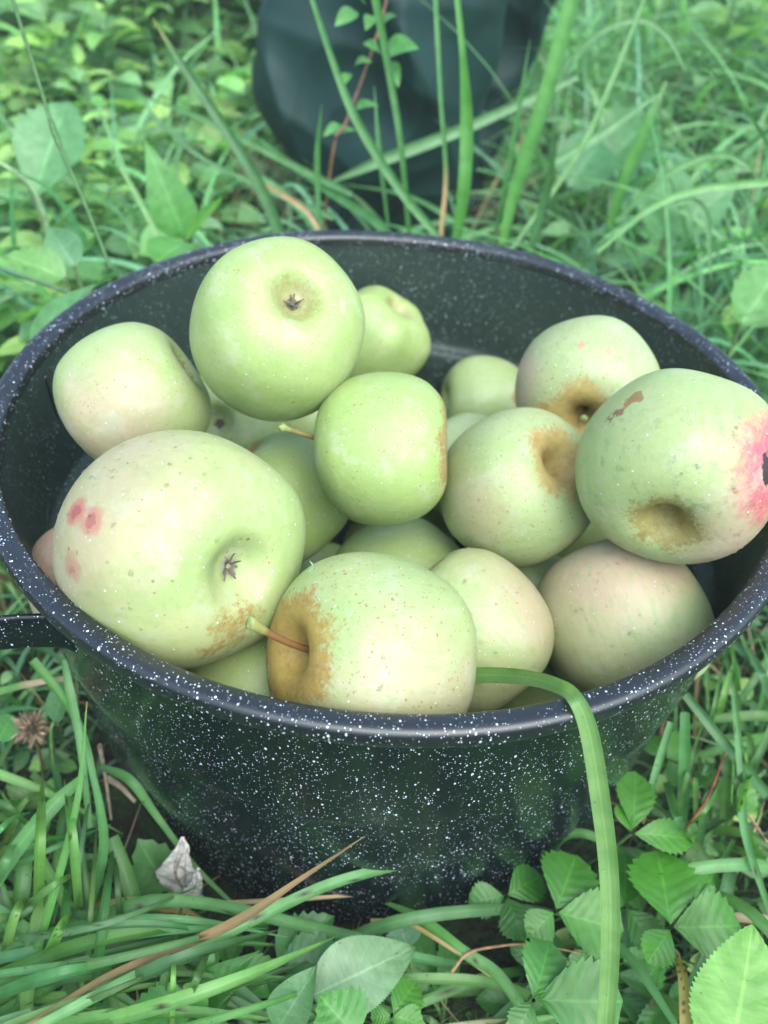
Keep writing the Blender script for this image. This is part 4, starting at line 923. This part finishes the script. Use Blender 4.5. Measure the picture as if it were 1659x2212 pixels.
def stem(label, pts, rad, col):
    o = MB(); P = [un(*q) for q in pts]; tube(o, catmull(P, 30), np.linspace(rad, rad * .7, 30), np.array(col), 8)
    ob = o.build('plant_stalk', M_STEM, None, origin=P[0]); props(ob, label, 'plant stalk')
stem('thick pale hairy stalk curving down from the left edge above the pot', [(105, 520, 'y', .26), (95, 465, 'y', .26), (60, 395, 'y', .26), (-20, 340, 'y', .26)], .0024, (.22, .36, .17))
stem('dark green stalk running in from the left edge to the pot rim', [(-20, 572, 'y', .13), (60, 600, 'y', .13), (175, 642, 'y', .135)], .0017, (.05, .15, .07))
# reddish twigs at the right and left
def twig(label, pts, rad, col, name='twig'):
    o = MB(); P = [un(*q) for q in pts]; tube(o, catmull(P, 24), np.linspace(rad, rad * .5, 24), np.array(col), 7)
    ob = o.build(name, M_DRY, None, origin=P[0]); props(ob, label, 'twig'); return ob
twig('thin red brown twig leaning among blades right of the pot', [(1478, 1795, 'z', .06), (1530, 1720, 'z', .075), (1575, 1600, 'z', .09)], .0011, (.25, .09, .04))
twig('pale dry stalk across the grass by the right edge', [(1540, 1700, 'z', .05), (1600, 1740, 'z', .05), (1665, 1830, 'z', .05)], .0012, (.42, .28, .17))
twig('thin brown tendril curling below the strawberry leaves', [(975, 2100, 'z', .05), (1010, 2060, 'z', .055), (1070, 2045, 'z', .06), (1150, 2040, 'z', .055), (1260, 2060, 'z', .05)], .0008, (.34, .19, .09))
twig('straw thin stalk standing near the dead leaf bottom', [(385, 2040, 'z', .04), (400, 1990, 'z', .06), (410, 1963, 'z', .07)], .0007, (.48, .38, .25))
twig('grey broken stalk beside the left foot of the pot', [(215, 1610, 'z', .08), (228, 1680, 'z', .06), (240, 1770, 'z', .04)], .0012, (.30, .22, .17))
twig('greyish frayed stalk below the left wall of the pot', [(232, 1680, 'z', .05), (262, 1700, 'z', .05), (292, 1732, 'z', .045)], .0020, (.34, .27, .2))

# ------------------------------------------------------------------ dark green bag behind the pot
NBZ, NBA = 110, 220
def sack(yb, Lp, Rp, depth, sd):
    zz = np.linspace(-.01, .46, NBZ)
    def ip(pts):
        q = np.array(pts); return np.interp(zz, .425 - (.425 - q[:, 0]) * .85, q[:, 1] * .85)
    Lx, Rx = ip(Lp), ip(Rp)
    ker = np.array([1, 2, 3, 2, 1.]) / 9
    Lx[2:-2] = np.convolve(Lx, ker, 'valid'); Rx[2:-2] = np.convolve(Rx, ker, 'valid')
    cx_, hw = (Lx + Rx) / 2, (Rx - Lx) / 2
    a = np.linspace(0, 2 * PI, NBA, endpoint=False)
    ca, sa = np.cos(a), np.sin(a)
    P = np.zeros((NBZ, NBA, 3))
    P[..., 0] = cx_[:, None] + hw[:, None] * np.sign(ca) * np.abs(ca) ** .8
    P[..., 1] = yb + depth * np.sqrt(np.clip(hw / .17, .2, 1.3))[:, None] * np.sign(sa) * np.abs(sa) ** .8
    P[..., 2] = zz[:, None]
    X_, Z_ = P[..., 0], P[..., 2]
    rd = lambda v: 1 - 2 * np.abs(np.sin(v)) ** .8
    w1 = .02 * np.sin(Z_ * 21 + sd) + .012 * np.sin(X_ * 40 + Z_ * 30)
    f = .020 * rd((X_ - .35 * Z_ + w1) * 11 + sd) + .012 * rd((X_ + .30 * Z_ + w1) * 17 + 2 * sd) + .003 * rd((X_ * .5 + 1.4 * Z_ + w1) * 23) + .0015 * rd((X_ * 1.2 - 1.1 * Z_ + 2 * w1) * 41)
    P[..., 1] -= f * (np.clip(-sa, 0, 1) + .15)[None]
    P[..., 0] += .004 * np.sin(Z_ * 60 + sd) * np.abs(ca)[None]
    P0 = P[:1].copy(); P0[..., 0] = cx_[0]; P0[..., 1] = yb; P1 = P[-1:].copy(); P1[..., 0] = cx_[-1]; P1[..., 1] = yb
    o = MB(); o.grid(np.concatenate([P0, P, P1]), np.ones(3), wrap=True); return o
m = NT('dark_green_coated_fabric'); n = m.noise(m.coord(), 14, 5)
m.set(Base_Color=m.mix(m.step(n, .3, .7), (.002, .020, .017), (.004, .030, .026)), Roughness=m.math('MULTIPLY_ADD', n, .2, .42))
m.b.inputs['Specular IOR Level'].default_value = .45
m.put(m.bump(m.math('ADD', n, m.math('MULTIPLY', m.noise(m.coord(), 40, 3), .12)), .4, .012), m.b.inputs['Normal']); m.b.inputs['Specular IOR Level'].default_value = .3
bag = empty('fabric_bag', (0, .63, 0), 'dark green slumped waterproof bag standing in the grass behind the pot', 'bag')
sack(.63, [(-.01, -.12), (.03, -.15), (.07, -.185), (.11, -.205), (.16, -.214), (.21, -.203), (.24, -.185), (.262, -.150), (.30, -.11), (.37, -.09), (.46, -.05)],
     [(-.01, .07), (.03, .085), (.08, .092), (.15, .094), (.2, .100), (.26, .110), (.30, .12), (.37, .11), (.46, .05)], .085, 1.0).build('body', m.m, bag, origin=(0, .63, 0))
sack(.78, [(-.01, .02), (.1, .02), (.2, .0), (.3, .0), (.46, .03)], [(-.01, .12), (.08, .15), (.15, .165), (.2, .18), (.26, .205), (.33, .21), (.4, .18), (.46, .12)], .06, 2.3).build('back_shape', m.m, bag, origin=(0, .63, 0))  # second sack shape behind the body, towards its right

# ------------------------------------------------------------------ vine in front of the bag
vpts = [un(715, 355, 'y', .36), un(745, 270, 'y', .37), un(775, 190, 'y', .38), un(805, 105, 'y', .39), un(830, 20, 'y', .40), un(845, -60, 'y', .41)]
root = empty('vine', tuple(vpts[0] * [1, 1, 0]), 'thin red stemmed vine with small leaves climbing in front of the dark bag', 'vine'); org = np.array(root.location)
vp = [np.array([vpts[0][0] - .02, vpts[0][1], 0])] + vpts
o = MB(); cs = catmull(vp, 50); tube(o, cs, np.linspace(.0014, .0009, 50), np.array((.22, .11, .06)), 7); o.build('stem', M_STEM, root, origin=org)
for (bx, by, tx, ty, wd, c_) in [(830, 105, 900, 100, .022, (.12, .33, .10)), (825, 110, 790, 90, .012, (.10, .28, .08)), (770, 20, 725, 50, .015, (.12, .32, .10)), (790, 5, 760, -30, .012, (.1, .3, .08)),
                                (765, 135, 800, 130, .010, (.13, .34, .09)), (755, 155, 735, 185, .009, (.12, .33, .08)), (765, 228, 815, 225, .010, (.13, .35, .10)), (715, 285, 765, 278, .010, (.12, .32, .11)), (735, 265, 700, 290, .010, (.12, .32, .11)),
                                (845, 130, 860, 185, .012, (.11, .29, .09)), (820, 60, 850, 30, .014, (.1, .28, .08)), (805, 30, 790, 60, .012, (.1, .28, .08))]:
    o = MB(); leaf(o, un(bx, by, 'y', .38), un(tx, ty, 'y', .36), wd * .9, (.1, -.7, .6), np.array(c_), 'ovate', 0, .15, .25, 0, nl=12); o.build('leaf', M_LEAF, root, origin=org)

# ------------------------------------------------------------------ broad leaves and weeds behind, left and right
def tall_leaf(label, base, tip, width, col, y, shape='ovate', teeth=0, normal=(0, -.6, .7), seed=0, group='broad leaves behind the pot', **k):
    B, T = un(*base, 'y', y[0]), un(*tip, 'y', y[1]); root = empty('broad_leaf', (B[0], B[1], 0), label, 'leaf', group); org = np.array(root.location)
    o = MB(); leaf(o, B, T, width, normal, col, shape, teeth, k.get('fold', .12), k.get('curl', .12), 0, seed=seed, nl=None if teeth else 24); o.build('blade', M_LEAF, root, origin=org)
    o = MB(); g0 = np.array([B[0], B[1] + .01, 0]); tube(o, catmull([g0, (g0 + B) / 2 + [.004, 0, 0], B], 10), .0013, np.array((.16, .24, .1)), 7); o.build('stalk', M_STEM, root, origin=org)
tall_leaf('big upright spoon shaped leaf at the left, with a pale midrib', (72, 425), (145, 212), .062, (.13, .30, .13), (.34, .40), 'obovate', 12, seed=1)
tall_leaf('smooth lance shaped leaf standing alone left of the stout dark blade', (400, 515), (312, 300), .040, (.10, .29, .07), (.28, .30), 'lance', 0, seed=2)
tall_leaf('slim bright leaf sprouting right of the lance shaped one', (398, 515), (475, 425), .014, (.15, .38, .07), (.27, .26), 'lance', 0, seed=3)
tall_leaf('jagged yellow green leaf at the left edge above the pot rim', (140, 600), (5, 545), .030, (.17, .35, .11), (.17, .18), 'ovate', 8, (0, -.4, .9), seed=4)
tall_leaf('grey green leaf standing above the jagged yellow green one', (160, 575), (105, 490), .030, (.12, .27, .13), (.18, .20), 'ovate', 0, seed=5)
tall_leaf('wide soft leaf resting against the left of the rim', (60, 740), (245, 580), .026, (.13, .30, .12), (.10, .13), 'lance', 0, (-.5, -.3, .9), seed=6)
tall_leaf('bright leaf curling over the rim at the back left', (335, 565), (400, 520), .030, (.11, .30, .07), (.17, .20), 'round', 0, (0, -.4, .9), seed=7)
tall_leaf('upright oval leaf above the right back rim', (1435, 500), (1455, 340), .050, (.12, .29, .12), (.40, .42), 'ovate', 8, seed=8)
tall_leaf('second upright oval leaf, right of the first above the rim', (1445, 500), (1590, 400), .046, (.12, .28, .12), (.40, .42), 'ovate', 8, seed=9)
tall_leaf('leaf pointing left at the foot of the upright oval leaves', (1440, 505), (1365, 420), .030, (.12, .28, .12), (.40, .38), 'ovate', 6, seed=10)
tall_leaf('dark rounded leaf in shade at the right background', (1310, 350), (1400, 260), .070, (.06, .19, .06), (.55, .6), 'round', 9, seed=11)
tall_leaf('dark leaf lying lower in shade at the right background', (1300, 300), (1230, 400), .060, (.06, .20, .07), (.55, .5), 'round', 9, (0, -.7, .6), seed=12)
tall_leaf('bright broad leaf right of the rim by the frame edge', (1600, 700), (1700, 560), .05, (.10, .29, .07), (.24, .28), 'ovate', 6, seed=13)

def make_weed(seed, kind):
    r_ = np.random.default_rng(seed); root = bpy.data.objects.new('leafy_weed', None); COL.objects.link(root); root.empty_display_size = .05
    st, lv = MB(), MB(); H = 1.0
    lean = r_.uniform(-.2, .2, 2); stem = catmull([(0, 0, 0), (lean[0] * .3, lean[1] * .3, .35), (lean[0], lean[1], .75), (lean[0] * 1.6, lean[1] * 1.6, 1.0)], 14)
    tube(st, stem, np.linspace(.014, .006, 14), np.array((.14, .26, .08)), 6)
    nl_ = 11 if kind == 0 else 13
    for k in range(nl_):
        f = .15 + .85 * k / (nl_ - 1); i = min(13, int(f * 13)); b = stem[i]
        for s_ in (0, PI):
            a_ = k * 1.5 + s_ + r_.uniform(-.3, .3); d = np.array([math.cos(a_), math.sin(a_), r_.uniform(-.1, .45)])
            L = (.34 if kind == 0 else .42) * (1.1 - .45 * f) * r_.uniform(.8, 1.2)
            wk = .62 if kind == 0 else .34
            leaf(lv, b + d * .03, b + d * L, L * wk, (r_.uniform(-.3, .3), r_.uniform(-.5, .1), 1), LG[r_.integers(0, len(LG))] * r_.uniform(.8, 1.25), 'ovate' if kind == 0 else 'lance', 6 if kind == 1 else 0, .15, .22, 0, nl=None if kind == 1 else 10, seed=k)
    a1 = st.build('stem', M_STEM, root); a2 = lv.build('foliage', M_LEAF, root)
    return root
protos = [make_weed(200 + i, i % 2) for i in range(6)]
used = set()
def place_weed(i, loc, rz, sc, label, group):
    if i not in used: r = protos[i]; used.add(i)
    else:
        r = protos[i].copy(); COL.objects.link(r)
        for ch in protos[i].children:
            c = ch.copy(); COL.objects.link(c); c.parent = r
    r.location = loc; r.rotation_euler = (rnd.uniform(-.15, .15), rnd.uniform(-.15, .15), rz); r.scale = (sc, sc, sc)
    props(r, label, 'weed', group)
k = 0; tries = 0
while k < 285 and tries < 5000:
    tries += 1
    y = .32 + 2.3 * rnd.random() ** 1.1; half = .42 + .54 * (y + .25); x = rnd.uniform(-half, half)
    if x > .02 and rnd.random() < .75: continue
    if -.30 < x < .24 and y < 1.05: continue
    sc = rnd.uniform(.8, 1.3) * (.085 + .13 * max(0, y - .35))
    sc = min(sc * 1.25, .36)
    place_weed(k % 6, (x, y, float(gh(x, y))), rnd.uniform(0, 6.28), sc,
               'leafy green weed in the undergrowth left of the bag' if x < .02 else 'leafy green weed in the undergrowth right of the bag',
               'leafy weeds left of the bag' if x < .02 else 'leafy weeds right of the bag')
    k += 1

# ------------------------------------------------------------------ added haze volume, standing in for a fogged lens
m = NT('veil_haze'); m.N.remove(m.b)
pv = m.node('ShaderNodeVolumePrincipled'); pv.inputs['Color'].default_value = (.86, .95, .93, 1); pv.inputs['Density'].default_value = .024; pv.inputs['Anisotropy'].default_value = 0.0
m.t.links.new(pv.outputs[0], m.out.inputs['Volume'])
x0, x1, y0, y1, z0, z1 = -70, 70, -70, 70, -1.5, 1.1
o = MB(); V = [(x, y, z) for z in (z0, z1) for y in (y0, y1) for x in (x0, x1)]
o.add(V, [(0, 2, 3, 1), (4, 5, 7, 6), (0, 1, 5, 4), (2, 6, 7, 3), (0, 4, 6, 2), (1, 3, 7, 5)], np.ones(3))
hz = o.build('haze', m.m); props(hz, kind='stuff', label='thin haze added to give the milky veil of a fogged lens')
